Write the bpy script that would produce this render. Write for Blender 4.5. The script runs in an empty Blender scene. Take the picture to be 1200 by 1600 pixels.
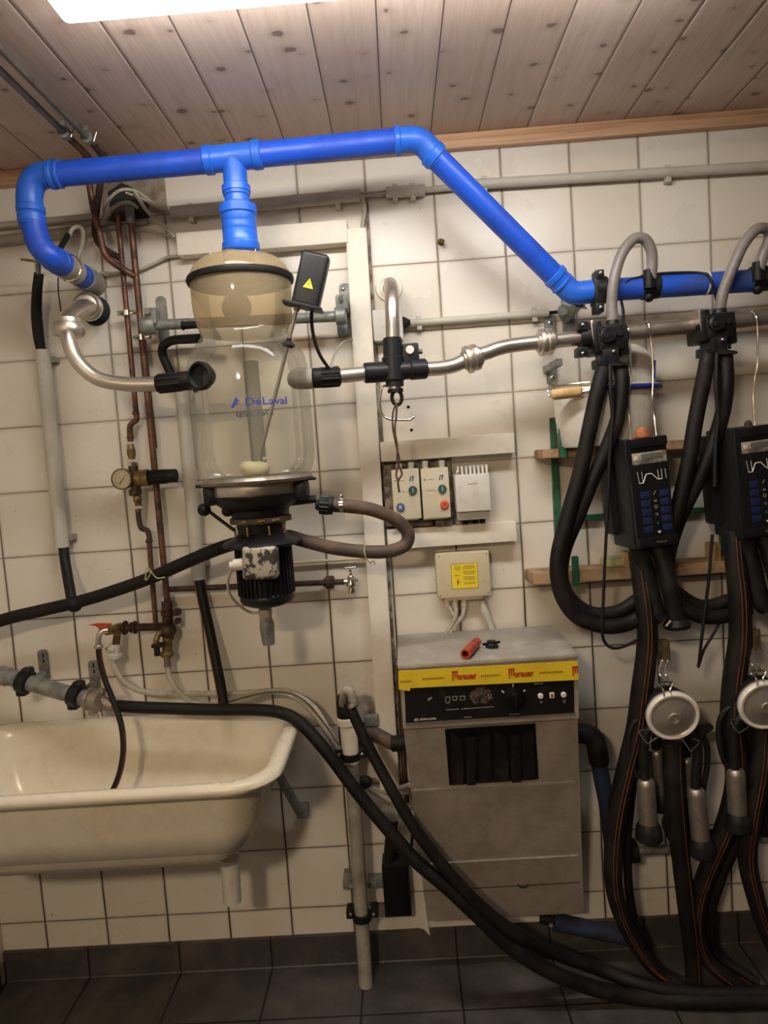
import bpy, bmesh, math, random
from mathutils import Vector, Matrix
random.seed(7)
PI = math.pi
# ------------------------------------------------------------------ camera model (metres; X right, Y into the wall, Z up, wall face at Y=0)
F = 1093.75
CAMX, CAMD, CAMZ = 1.24058681, 2.12866913, 2.172-0.55972451
RX = Vector((0.99735078, 0.01912299, -0.07018358))     # camera right
RY = Vector((0.06841046, 0.08139447, 0.99433141))      # camera up
RZ = Vector((0.02472714, -0.9964985, 0.07987062))      # camera back
CAM = Vector((CAMX, -CAMD, CAMZ))
CEIL = 2.172+0.352
OFF = Vector((0, 0, 0))
def ray(px, py): return (RX*((px-600)/F) + RY*((800-py)/F) - RZ)
def U(px, py, D):
    v = ray(px, py); t = (-D-CAM.y)/v.y
    return CAM + v*t + OFF
def UZ(px, py, z):
    v = ray(px, py); t = (z-CAM.z)/v.z
    return CAM + v*t
def m(px, D): return px*(CAMD-D)/F
def V(p):                                                        # a Vector or small tuple is metres, anything else is (px, py, depth)
    if isinstance(p, Vector): return p.copy()
    return Vector(p) if abs(p[0]) < 4 and abs(p[1]) < 4 else U(*p[:3])
def dep(p): return -(V(p).y)

# ------------------------------------------------------------------ materials
def lin(h):
    h = h.lstrip('#'); o = []
    for i in (0, 2, 4):
        c = int(h[i:i+2], 16)/255
        o.append(c/12.92 if c <= .04045 else ((c+.055)/1.055)**2.4)
    return (*o, 1)
MATS = {}
class NT:
    def __init__(s, name):
        s.m = bpy.data.materials.new(name); s.m.use_nodes = True; s.t = s.m.node_tree; s.t.nodes.clear()
        s.out = s.n('ShaderNodeOutputMaterial')
    def n(s, t, **k):
        nd = s.t.nodes.new(t)
        for a, b in k.items(): setattr(nd, a, b)
        return nd
    def l(s, a, b): s.t.links.new(a, b)
    def setin(s, sock, v):
        if isinstance(v, bpy.types.NodeSocket): s.l(v, sock)
        else: sock.default_value = v
    def math(s, op, a, b=None, c=None, clamp=False):
        nd = s.n('ShaderNodeMath', operation=op, use_clamp=clamp)
        s.setin(nd.inputs[0], a)
        if b is not None: s.setin(nd.inputs[1], b)
        if c is not None: s.setin(nd.inputs[2], c)
        return nd.outputs[0]
    def mix(s, f, a, b, bt='MIX'):
        nd = s.n('ShaderNodeMix', data_type='RGBA', blend_type=bt)
        s.setin(nd.inputs[0], f); s.setin(nd.inputs[6], a); s.setin(nd.inputs[7], b)
        return nd.outputs[2]
    def noise(s, vec, sc, det=4, rough=.55, dist=0):
        nd = s.n('ShaderNodeTexNoise'); s.l(vec, nd.inputs['Vector'])
        nd.inputs['Scale'].default_value = sc; nd.inputs['Detail'].default_value = det
        nd.inputs['Roughness'].default_value = rough; nd.inputs['Distortion'].default_value = dist
        return nd.outputs['Fac']
    def ramp(s, v, lo, hi, a=0., b=1.):
        nd = s.n('ShaderNodeMapRange', interpolation_type='SMOOTHSTEP'); s.l(v, nd.inputs[0])
        for i, x in zip((1, 2, 3, 4), (lo, hi, a, b)): nd.inputs[i].default_value = x
        return nd.outputs[0]
    def bsdf(s, col, rough=.5, metal=0., bump=None, bs=.3, bd=.002, **k):
        p = s.n('ShaderNodeBsdfPrincipled')
        s.setin(p.inputs['Base Color'], col); s.setin(p.inputs['Roughness'], rough); s.setin(p.inputs['Metallic'], metal)
        for a, b in k.items(): s.setin(p.inputs[a.replace('_', ' ')], b)
        if bump is not None:
            bn = s.n('ShaderNodeBump'); bn.inputs['Strength'].default_value = bs; bn.inputs['Distance'].default_value = bd
            s.l(bump, bn.inputs['Height']); s.l(bn.outputs[0], p.inputs['Normal'])
        s.l(p.outputs[0], s.out.inputs[0]); return p
def mat(name, c1, c2=None, rough=.5, metal=0., sc=18, lo=.42, hi=.68, amt=1., bump=.15, **k):
    t = NT(name); MATS[name] = t.m
    tc = t.n('ShaderNodeTexCoord').outputs['Object']
    n = t.noise(tc, sc, 6, .62)
    f = t.math('MULTIPLY', t.ramp(n, lo, hi), amt)
    n2 = t.noise(tc, sc*7, 3)
    col = t.mix(f, lin(c1), lin(c2 or c1))
    col = t.mix(t.math('MULTIPLY', t.ramp(n2, .4, .8), .08), col, (0.02, .015, .01, 1))
    r = t.math('ADD', t.math('MULTIPLY', f, .22 if c2 else .05), rough, clamp=True)
    t.bsdf(col, r, metal, bump=n2, bs=bump, bd=.0015, **k)
    return t.m
mat('blue plastic pipe', '#1f55cf', '#1a48bb', .36, sc=9)
mat('blue plastic fitting', '#2568da', '#2060cc', .33, sc=12)
mat('dirty blue plastic', '#2050bd', '#3a4a78', .45, sc=10, lo=.45, hi=.75)
mat('grey pvc', '#bdb8ab', '#a9a294', .5, sc=9, lo=.5, hi=.8)
mat('old grey pvc', '#a09b8e', '#837b6d', .6, sc=14)
mat('white pvc', '#e8dfce', '#dacbb0', .45, sc=5, lo=.55, hi=.85)
mat('copper', '#74503f', '#453630', .47, .6, sc=26)
mat('dark copper', '#51392f', '#342822', .55, .45, sc=30)
mat('brass', '#8f7a4c', '#584a34', .45, .75, sc=40)
mat('bright brass', '#c9a860', '#8a7040', .3, .9, sc=40)
mat('galvanised steel', '#8d8f8a', '#6f706a', .5, .45, sc=30)
mat('stainless', '#cfc6ba', '#b3a899', .33, .92, sc=8, amt=.5, bump=.04)
mat('dull stainless', '#a09689', '#82786b', .42, .8, sc=20, bump=.1)
mat('chrome', '#d8d2c8', None, .15, 1., bump=.02)
mat('black rubber', '#121112', '#1e1b19', .5, sc=22, Specular_IOR_Level=.28)
mat('hose rubber', '#0f0c0b', '#211914', .55, sc=16, Specular_IOR_Level=.28)
mat('brown hose', '#2b221d', '#55402f', .6, sc=14, lo=.4, hi=.62)
mat('worn hose', '#453a33', '#66503f', .6, sc=14, lo=.4, hi=.62)
mat('black plastic', '#141517', '#201f1f', .4, sc=30, Specular_IOR_Level=.28)
mat('charcoal plastic', '#1e1f22', '#1a1a1c', .38, sc=30, amt=.5, Specular_IOR_Level=.28)
mat('orange stripe', '#8a4a2c', '#5a3020', .6)
mat('red plastic', '#b8482f', '#8d3626', .4, sc=40)
mat('orange plastic', '#b86a38', '#8a4a28', .5, sc=30)
mat('grey hose', '#857d78', '#6f6863', .38, sc=10)
mat('cream ceramic', '#ddd4c0', '#d2c3a0', .22, sc=3.2, lo=.5, hi=.85, bump=.03)
mat('white plastic', '#d5cfc2', '#b9ad98', .4, sc=8, lo=.5, hi=.8)
mat('ivory plastic', '#cfc5ab', '#bba988', .45, sc=20, lo=.55, hi=.8)
mat('beige plastic', '#c9bc9c', '#b8a784', .5, sc=10, lo=.5, hi=.8)
mat('light grey plastic', '#d0cbc0', '#bab3a5', .5, sc=10, lo=.5, hi=.8)
mat('cabinet steel', '#b3aa9d', '#90867a', .45, .25, sc=9, lo=.35, hi=.7, amt=.7)
mat('cabinet top steel', '#a39c91', '#bdb7ac', .5, .25, sc=14, lo=.45, hi=.75)
mat('panel black', '#141315', '#3a2f2a', .28, sc=22, lo=.55, hi=.8, amt=.6)
mat('deep black', '#08080a', None, .4, Specular_IOR_Level=.28)
mat('tape yellow', '#e6c62c', '#d4b226', .4, sc=12, amt=.5)
mat('label yellow', '#e8d132', None, .5)
mat('ink red', '#b0381e', None, .6)
mat('ink brown', '#8a6a2a', None, .6)
mat('ink olive', '#b29c2c', None, .6)
mat('ink black', '#1c1712', None, .6)
mat('ink white', '#d9d4c8', None, .5)
mat('ink blue', '#24358c', None, .5)
mat('ink faded blue', '#6d7398', None, .6)
mat('ink grey', '#8b8578', None, .6)
mat('ink orange', '#c07a56', None, .6)
mat('button green', '#2c5a4e', None, .4)
mat('button blue', '#3d5a8a', None, .4)
mat('button red', '#d4603f', None, .4)
mat('deep blue', '#17204c', '#121938', .45, sc=40)
mat('lcd grey', '#5e5f52', None, .3)
mat('lid blue', '#22307e', None, .4)
mat('green paint', '#2a6140', '#1d4630', .45, sc=20)
mat('raw wood', '#a98b6a', '#7d6246', .7, sc=14)
mat('handle wood', '#c9a878', '#b08d5c', .6, sc=20)
mat('concrete', '#9b8f7d', '#75685a', .9, sc=26, bump=.9)
mat('hole dark', '#2c2423', '#4a332c', .9, sc=20, bump=.8)
mat('grimy grey', '#a3998a', '#5d5046', .7, sc=22, lo=.4, hi=.6)
mat('cable white', '#bdb5a4', '#9d9483', .45, sc=20)
mat('twine', '#b8bb8a', None, .7)
mat('cord brown', '#4a3328', '#6b4a38', .8, sc=60)
mat('peeling grey paint', '#aaa191', '#3a3330', .5, .2, sc=36, lo=.47, hi=.53)
mat('motor black', '#17181a', '#37322e', .38, sc=18, lo=.5, hi=.8, Specular_IOR_Level=.28)
mat('lid rim steel', '#f0eadf', None, .3, .1, bump=.02)
mat('lid steel', '#bdb6ab', '#a29a8e', .34, .7, sc=8, amt=.4, bump=.03)
mat('residue', '#5c4938', '#1c1714', .7, sc=60, lo=.4, hi=.6)
mat('ceiling conduit grey', '#6b675f', '#57524a', .55, sc=14)
mat('cream float', '#ded6b4', '#cfc59a', .45, sc=30)
mat('vacuum pipe slate', '#2f3850', '#2a2a32', .5, sc=12, Specular_IOR_Level=.28)
def clear(name, tint, refl=.9, diff=None, dcol=None, ior=1.45):
    t = NT(name); MATS[name] = t.m
    tr = t.n('ShaderNodeBsdfTransparent'); tr.inputs[0].default_value = tint
    gl = t.n('ShaderNodeBsdfGlossy'); gl.inputs['Roughness'].default_value = .06
    fr = t.n('ShaderNodeFresnel'); fr.inputs[0].default_value = ior
    f = t.math('MULTIPLY', fr.outputs[0], refl, clamp=True)
    base = tr.outputs[0]
    if diff:
        df = t.n('ShaderNodeBsdfDiffuse'); df.inputs[0].default_value = dcol
        mx = t.n('ShaderNodeMixShader'); mx.inputs[0].default_value = diff
        t.l(base, mx.inputs[1]); t.l(df.outputs[0], mx.inputs[2]); base = mx.outputs[0]
    mx = t.n('ShaderNodeMixShader'); t.l(f, mx.inputs[0]); t.l(base, mx.inputs[1]); t.l(gl.outputs[0], mx.inputs[2])
    t.l(mx.outputs[0], t.out.inputs[0]); return t.m
clear('clear glass', (.965, .97, .94, 1), .5, .035, (.6, .57, .45, 1))
clear('amber plastic', (.88, .79, .60, 1), .5, .30, (.66, .52, .32, 1))
clear('grey seen through plastic', (.5, .5, .5, 1), .1, .6, (.10, .095, .09, 1))
clear('faint grey translucent', (.72, .72, .70, 1), .2, .25, (.35, .33, .28, 1))
clear('clear tube', (.86, .85, .78, 1), .8, .45, (.62, .58, .48, 1))
clear('black inlet rubber seen in glass', (.5, .5, .5, 1), .5, .75, (.05, .05, .055, 1))
def emit(name, col, st):
    t = NT(name); MATS[name] = t.m
    e = t.n('ShaderNodeEmission'); e.inputs[0].default_value = col; e.inputs[1].default_value = st
    t.l(e.outputs[0], t.out.inputs[0])

# tiled wall
def tile_mat():
    t = NT('cream wall tiles'); MATS['tiles'] = t.m
    g = t.n('ShaderNodeNewGeometry').outputs['Position']
    sp = t.n('ShaderNodeSeparateXYZ'); t.l(g, sp.inputs[0]); x, z = sp.outputs[0], sp.outputs[2]
    w = t.math('MULTIPLY', t.math('SUBTRACT', t.noise(g, 3.5, 2), .5), .006)
    u = t.math('DIVIDE', t.math('ADD', x, w), .2)
    v = t.math('DIVIDE', t.math('ADD', t.math('SUBTRACT', z, 2.172), w), .19819)
    def d(q, s):
        fr = t.math('FRACT', t.math('ADD', q, 100.5)); return t.math('MULTIPLY', t.math('ABSOLUTE', t.math('SUBTRACT', fr, .5)), s)
    dv, dh = d(u, .2), d(v, .198)
    gv = t.ramp(dv, .0019, .0037, 1, 0); gh = t.ramp(dh, .0008, .0023, 1, 0)
    gr = t.math('MAXIMUM', gv, gh)
    cell = t.n('ShaderNodeCombineXYZ'); t.l(t.math('ROUND', u), cell.inputs[0])
    t.l(t.math('FLOOR', u), cell.inputs[0]); t.l(t.math('FLOOR', v), cell.inputs[1])
    wn = t.n('ShaderNodeTexWhiteNoise', noise_dimensions='3D'); t.l(cell.outputs[0], wn.inputs['Vector'])
    base = t.mix(wn.outputs['Value'], lin('#e2dbcf'), lin('#d9d0c1'))
    st = t.noise(g, 2.3, 5, .6); st2 = t.noise(g, 14, 5, .7)
    base = t.mix(t.math('MULTIPLY', t.ramp(st, .48, .78), .32), base, lin('#c6ae88'))
    base = t.mix(t.math('MULTIPLY', t.ramp(st2, .62, .82), .15), base, lin('#8f7554'))
    # splashes and specks
    sk = t.noise(g, 60, 2, .5)
    base = t.mix(t.math('MULTIPLY', t.ramp(sk, .74, .78), .8), base, lin('#4a3626'))
    # limescale darkening of the joints towards the washing area (lower on the wall)
    dirt = t.math('ADD', t.ramp(z, 2.0, .9, 0, .8), t.math('MULTIPLY', t.ramp(t.noise(g, 5, 3), .4, .7), .35), clamp=True)
    gc = t.mix(dirt, lin('#9d9282'), lin('#43321f'))
    edge = t.math('MULTIPLY', t.ramp(t.math('MINIMUM', dv, dh), .001, .012, 1, 0), .22)
    base = t.mix(edge, base, lin('#8a6f48'))
    col = t.mix(gr, base, gc)
    rough = t.math('ADD', t.math('MULTIPLY', gr, .55), t.math('MULTIPLY', st, .35), .0)
    rough = t.math('ADD', rough, .12, clamp=True)
    h = t.math('ADD', t.math('MULTIPLY', t.math('SUBTRACT', 1., gr), 1.), t.math('MULTIPLY', t.noise(g, 9, 2), .35))
    t.bsdf(col, rough, 0, bump=h, bs=.5, bd=.002)
tile_mat()
def floor_mat(name, axis3):
    t = NT(name); MATS[name] = t.m
    g = t.n('ShaderNodeNewGeometry').outputs['Position']
    sp = t.n('ShaderNodeSeparateXYZ'); t.l(g, sp.inputs[0])
    def d(q, off, s):
        fr = t.math('FRACT', t.math('ADD', t.math('DIVIDE', t.math('SUBTRACT', q, off+.0135), s), 100.5)); return t.math('MULTIPLY', t.math('ABSOLUTE', t.math('SUBTRACT', fr, .5)), s)
    gr = t.ramp(d(sp.outputs[0], .12, .297), .002, .0042, 1, 0)
    if axis3: gr = t.math('MAXIMUM', gr, t.ramp(d(sp.outputs[1], -.235, .297), .002, .0042, 1, 0))
    n = t.noise(g, 7, 6, .65); n2 = t.noise(g, 45, 3)
    col = t.mix(t.ramp(n, .4, .7), lin('#403c3b'), lin('#57504b'))
    col = t.mix(t.math('MULTIPLY', t.ramp(n2, .6, .75), .3), col, lin('#6e665c'))
    col = t.mix(gr, col, lin('#1c1613'))
    t.bsdf(col, t.ramp(n, .3, .7, .35, .6), 0, bump=t.math('SUBTRACT', n2, t.math('MULTIPLY', gr, 2.)), bs=.35, bd=.002)
floor_mat('floor tiles', True); floor_mat('skirting tiles', False)
def plank_mat():
    t = NT('pine ceiling boards'); MATS['planks'] = t.m
    g = t.n('ShaderNodeNewGeometry').outputs['Position']
    sp = t.n('ShaderNodeSeparateXYZ'); t.l(g, sp.inputs[0]); x, y = sp.outputs[0], sp.outputs[1]
    u = t.math('DIVIDE', t.math('SUBTRACT', x, 1.12), .1393)
    idx = t.math('FLOOR', u); fr = t.math('FRACT', t.math('ADD', u, 100.))
    dd = t.math('MULTIPLY', t.math('SUBTRACT', .5, t.math('ABSOLUTE', t.math('SUBTRACT', fr, .5))), .1393)
    gap = t.ramp(dd, .0008, .0022, 1, 0); groove = t.ramp(dd, .001, .008, 1, 0)
    wn = t.n('ShaderNodeTexWhiteNoise', noise_dimensions='1D'); t.l(idx, wn.inputs['W'])
    rnd = wn.outputs['Value']
    co = t.n('ShaderNodeCombineXYZ'); t.l(x, co.inputs[0]); t.l(t.math('ADD', y, t.math('MULTIPLY', rnd, 7.)), co.inputs[1]); t.l(t.math('MULTIPLY', rnd, 9.), co.inputs[2])
    vo = t.n('ShaderNodeTexVoronoi', feature='F1', voronoi_dimensions='2D')
    mp = t.n('ShaderNodeMapping'); mp.inputs['Scale'].default_value = (6.5, 8.2, 1); t.l(co.outputs[0], mp.inputs[0]); kn2 = t.n('ShaderNodeVectorMath', operation='ADD'); nz = t.n('ShaderNodeTexNoise'); nz.inputs['Scale'].default_value = 26; t.l(g, nz.inputs['Vector']); nsc = t.n('ShaderNodeVectorMath', operation='SCALE'); nsc.inputs['Scale'].default_value = .16; t.l(nz.outputs['Color'], nsc.inputs[0]); t.l(mp.outputs[0], kn2.inputs[0]); t.l(nsc.outputs[0], kn2.inputs[1]); t.l(kn2.outputs[0], vo.inputs['Vector']); vo.inputs['Scale'].default_value = 1
    dist = vo.outputs['Distance']
    vr = t.n('ShaderNodeSeparateColor'); t.l(vo.outputs['Color'], vr.inputs[0])
    size = t.math('SUBTRACT', t.math('MULTIPLY', vr.outputs[0], .085), .022)
    knot = t.ramp(t.math('SUBTRACT', dist, size), .0, .05, 1, 0)
    halo = t.ramp(t.math('SUBTRACT', dist, size), .0, .22, 1, 0)
    gm = t.n('ShaderNodeMapping'); gm.inputs['Scale'].default_value = (70, 2.4, 1); t.l(co.outputs[0], gm.inputs[0])
    grain = t.noise(gm.outputs[0], 1, 5, .6, 1.2)
    gm2 = t.n('ShaderNodeMapping'); gm2.inputs['Scale'].default_value = (16, 1.6, 1); t.l(co.outputs[0], gm2.inputs[0])
    g2 = t.noise(gm2.outputs[0], 1, 3, .6, 2.2)
    col = t.mix(rnd, lin('#d3bfb1'), lin('#c3ad9f'))
    col = t.mix(t.math('MULTIPLY', t.ramp(grain, .35, .75), .30), col, lin('#9c7c6a'))
    col = t.mix(t.math('MULTIPLY', t.ramp(g2, .5, .75), .35), col, lin('#a58571'))
    pale = t.noise(g, 3.1, 3, .6)
    col = t.mix(t.math('MULTIPLY', t.ramp(pale, .5, .8), .45), col, lin('#d8c2b2'))
    col = t.mix(t.math('MULTIPLY', halo, .25), col, lin('#8a6a58'))
    col = t.mix(t.math('MULTIPLY', knot, .7), col, lin('#4a332b'))
    col = t.mix(gap, col, lin('#4a342a'))
    t.bsdf(col, .48, 0, bump=t.math('SUBTRACT', t.math('MULTIPLY', grain, .2), groove), bs=.5, bd=.004)
plank_mat()
def wood_trim():
    t = NT('pine moulding'); MATS['trim'] = t.m
    g = t.n('ShaderNodeNewGeometry').outputs['Position']
    mp = t.n('ShaderNodeMapping'); mp.inputs['Scale'].default_value = (2, 60, 60); t.l(g, mp.inputs[0])
    n = t.noise(mp.outputs[0], 1, 4, .6, .6)
    col = t.mix(t.ramp(n, .35, .7), lin('#cfa682'), lin('#ab805a'))
    t.bsdf(col, .5, 0, bump=n, bs=.2, bd=.001)
wood_trim()

# ------------------------------------------------------------------ shapes (each returns a function that adds itself to a bmesh)
def catmull(P, n=7):
    P = [V(p) for p in P]
    if len(P) < 3: return P
    Q = [P[0]*2-P[1]] + P + [P[-1]*2-P[-2]]; out = []
    for i in range(1, len(Q)-2):
        a, b, c, d = Q[i-1:i+3]
        for k in range(n):
            t = k/n
            out.append(((b*2)+(c-a)*t+(a*2-b*5+c*4-d)*t*t+(b*3-a-c*3+d)*t**3)*.5)
    out.append(P[-1]); return out
def fillet(P, r, n=6):
    P = [V(p) for p in P]; out = [P[0]]
    for i in range(1, len(P)-1):
        a, b, c = P[i-1:i+2]; u, w = (a-b), (c-b)
        q = min(r, u.length*.49, w.length*.49); s, e = b+u.normalized()*q, b+w.normalized()*q
        for k in range(n+1):
            t = k/n; out.append(s*(1-t)**2+b*2*t*(1-t)+e*t*t)
    out.append(P[-1]); return out
def sweep(bm, P, R, seg=14, caps=True, flat=1.):
    n = len(P); T = [(P[min(i+1, n-1)]-P[max(i-1, 0)]).normalized() for i in range(n)]
    up = Vector((0, 0, 1)) if abs(T[0].z) < .9 else Vector((0, 1, 0))
    N = T[0].cross(up).normalized(); rings = []
    for i in range(n):
        N = (N-T[i]*N.dot(T[i])).normalized(); B = T[i].cross(N)
        rings.append([bm.verts.new(P[i]+(N*math.cos(a)*flat+B*math.sin(a))*R[i]) for a in [2*PI*k/seg for k in range(seg)]])
    for i in range(n-1):
        for k in range(seg):
            bm.faces.new((rings[i][k], rings[i+1][k], rings[i+1][(k+1) % seg], rings[i][(k+1) % seg]))
    if caps:
        bm.faces.new(rings[0][::-1]); bm.faces.new(rings[-1])
def widths(P0, w, n, wm):
    if isinstance(w, (int, float)):
        D = sum(dep(p) for p in P0)/len(P0); return [(w if wm else m(w, D))/2]*n
    out = []; k = len(w)
    for i in range(n):
        t = i/(n-1)*(k-1); a = min(int(t), k-2); f = t-a
        x = w[a]*(1-f)+w[a+1]*f; D = dep(P0[min(a, len(P0)-1)])
        out.append((x if wm else m(x, D))/2)
    return out
def TUB(P, w, wm=False, kind='s', r=.04, seg=14, n=7):          # smooth tube through points; w = diameter
    pts = catmull(P, n) if kind == 's' else fillet(P, r); ww = widths(P, w, len(pts), wm)
    return lambda bm: sweep(bm, pts, ww, seg)
def STR(P, w, side=(0, -1, 0), ang=.85, sw=.0035, kind='s'):      # stripe running along such a tube on its outer side
    pts = catmull(P) if kind == 's' else fillet(P, .04); ww = widths(P, w, len(pts), False)
    s = Vector(side).normalized(); pts = [p+s*q*.99 for p, q in zip(pts, ww)]
    return lambda bm: sweep(bm, pts, [sw/2]*len(pts), 6)
def CYL(a, b, w, wm=False, seg=20):
    a, b = V(a), V(b); r = (w if wm else m(w, -(a.y+b.y)/2))/2
    return lambda bm: sweep(bm, [a, b], [r, r], seg)
def LAT(o, ax, prof, seg=32, wm=True, caps=True):                 # lathe: prof = [(radius, distance along ax)]
    o = V(o); ax = Vector(ax).normalized()
    h = Vector((1, 0, 0)) if abs(ax.x) < .8 else Vector((0, 0, 1)); n = (h-ax*h.dot(ax)).normalized(); b = ax.cross(n)
    def f(bm):
        R = []
        for r, t in prof:
            if r < 1e-5: R.append([bm.verts.new(o+ax*t)])
            else: R.append([bm.verts.new(o+ax*t+(n*math.cos(2*PI*k/seg)+b*math.sin(2*PI*k/seg))*r) for k in range(seg)])
        for A, B in zip(R, R[1:]):
            if len(A) == 1 and len(B) == 1: continue
            for k in range(seg):
                j = (k+1) % seg
                if len(A) == 1: bm.faces.new((A[0], B[j], B[k]))
                elif len(B) == 1: bm.faces.new((A[k], A[j], B[0]))
                else: bm.faces.new((A[k], A[j], B[j], B[k]))
        if caps:
            if len(R[0]) > 1: bm.faces.new(R[0])
            if len(R[-1]) > 1: bm.faces.new(R[-1])
    return f
def BOX(c, d, bev=.002, rot=None, seg=2):                         # box, d = full sizes in metres
    c = V(c)
    def f(bm):
        t = bmesh.new(); bmesh.ops.create_cube(t, size=1)
        bmesh.ops.scale(t, vec=Vector(d), verts=t.verts)
        if bev: bmesh.ops.bevel(t, geom=t.edges[:], offset=min(bev, min(d)*.45), segments=seg, affect='EDGES', profile=.6)
        M = Matrix.Translation(c) @ (rot.to_4x4() if rot else Matrix.Identity(4))
        bmesh.ops.transform(t, matrix=M, verts=t.verts)
        me = bpy.data.meshes.new('tmp'); t.to_mesh(me); t.free(); bm.from_mesh(me); bpy.data.meshes.remove(me)
    return f
def WB(cx, cy, w, h, D0, D1, bev=.003, roll=0, sx=0):             # box on the wall: centre and size in px of its FRONT face (depth D1)
    c = U(cx, cy, D1); c.y = -(D0+D1)/2 + OFF.y; c.x += sx
    return BOX(c, (m(w, D1), D1-D0, m(h, D1)), bev, Matrix.Rotation(roll, 3, 'Y') if roll else None)
def PRI(poly, vec, bev=0):                                        # prism: polygon (world or px points) extruded by a vector
    P = [V(p) for p in poly]; v = Vector(vec)
    def f(bm):
        t = bmesh.new()
        a = [t.verts.new(p) for p in P]; b = [t.verts.new(p+v) for p in P]; n = len(P)
        t.faces.new(a); t.faces.new(b[::-1])
        for i in range(n): t.faces.new((a[i], b[i], b[(i+1) % n], a[(i+1) % n]))
        bmesh.ops.recalc_face_normals(t, faces=t.faces)
        if bev: bmesh.ops.bevel(t, geom=t.edges[:], offset=bev, segments=2, affect='EDGES')
        me = bpy.data.meshes.new('tmp'); t.to_mesh(me); t.free(); bm.from_mesh(me); bpy.data.meshes.remove(me)
    return f
def RPL(px, py, w, h, D0, D1, r=.45, roll=0):                     # flat plate on the wall with rounded ends; w, h in px
    c = U(px, py, D1); hw, hh = m(w, D1)/2, m(h, D1)/2; rr = hw*2*r; q = []
    for sx, sz, a0 in ((1, 1, 0), (-1, 1, 90), (-1, -1, 180), (1, -1, 270)):
        for k in range(6):
            a = math.radians(a0+k*18); q.append((sx*(hw-rr)+rr*math.cos(a), sz*(hh-rr)+rr*math.sin(a)))
    R_ = Matrix.Rotation(roll, 3, 'Y')
    return PRI([c+R_@Vector((x, 0, z)) for x, z in q], (0, D1-D0, 0), .0008)
def SPH(c, r, sc=(1, 1, 1)):
    c = V(c)
    def f(bm):
        bmesh.ops.create_uvsphere(bm, u_segments=20, v_segments=12, radius=1, matrix=Matrix.Translation(c) @ Matrix.Diagonal((r*sc[0], r*sc[1], r*sc[2], 1)))
    return f
def TXT(s, org, xa, ya, h, width=None, align='CENTER', bend=None, bold=0., ext=.0006):  # lettering in the plane (xa, ya) at org, h = cap height in metres
    def f(bm):
        cu = bpy.data.curves.new('t', 'FONT'); cu.body = s; cu.size = 1; cu.align_x = align; cu.align_y = 'CENTER'; cu.offset = bold; cu.extrude = 0; cu.resolution_u = 3
        o = bpy.data.objects.new('t', cu); bpy.context.scene.collection.objects.link(o)
        me = bpy.data.meshes.new_from_object(o, depsgraph=bpy.context.evaluated_depsgraph_get())
        bpy.data.objects.remove(o); bpy.data.curves.remove(cu)
        xs = [v.co.x for v in me.vertices]; ys = [v.co.y for v in me.vertices]
        if not xs: return
        k = h/.72; kx = (width/(max(xs)-min(xs))) if width else k
        X, Y = Vector(xa).normalized(), Vector(ya).normalized(); N = X.cross(Y); O = V(org)
        for v in me.vertices:
            x, y = v.co.x*kx, v.co.y*k
            v.co = bend(x, y) if bend else O+X*x+Y*y+N*ext
        bm.from_mesh(me); bpy.data.meshes.remove(me)
    return f

# ------------------------------------------------------------------ objects
WL = {}
C = bpy.context.scene.collection
def build(name, mt, shapes, parent=None, smooth=True, ang=38):
    bm = bmesh.new()
    for s in shapes: s(bm)
    bmesh.ops.recalc_face_normals(bm, faces=bm.faces)
    for fc in bm.faces: fc.smooth = smooth
    co = [v.co for v in bm.verts]
    c = Vector([(min(p[i] for p in co)+max(p[i] for p in co))/2 for i in range(3)])
    for v in bm.verts: v.co -= c
    me = bpy.data.meshes.new(name); bm.to_mesh(me); bm.free()
    if smooth: me.set_sharp_from_angle(angle=math.radians(ang))
    me.materials.append(MATS[mt]); o = bpy.data.objects.new(name, me); C.objects.link(o)
    WL[o.name] = c
    if parent: o.parent = parent; o.location = c-WL[parent.name]
    else: o.location = c
    return o
def tag(o, label=None, cat=None, group=None, kind=None):
    if label: o['label'] = label
    if cat: o['category'] = cat
    if group: o['group'] = group
    if kind: o['kind'] = kind
    return o
def thing(name, label, cat, at, group=None):
    o = bpy.data.objects.new(name, None); C.objects.link(o); o.empty_display_size = .05
    p = V(at); o.location = p; WL[o.name] = p.copy(); return tag(o, label, cat, group)
def one(name, label, cat, mt, shapes, group=None, **k): return tag(build(name, mt, shapes, **k), label, cat, group)
def struct(name, mt, shapes, parent=None, **k):
    o = build(name, mt, shapes, parent, **k)
    if not parent: o['kind'] = 'structure'
    return o
def collar(a, b, w, wm=False):
    a, b = V(a), V(b); r = (w if wm else m(w, -(a.y+b.y)/2))/2; L = (b-a).length; ax = (b-a)
    e = min(.003, L*.25)
    return LAT(a, ax, [(r-e, 0), (r, e), (r, L-e), (r-e, L)], 24)
Zv = Vector((0, 0, 1)); Xv = Vector((1, 0, 0)); Yv = Vector((0, -1, 0))   # Yv points out of the wall
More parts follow.
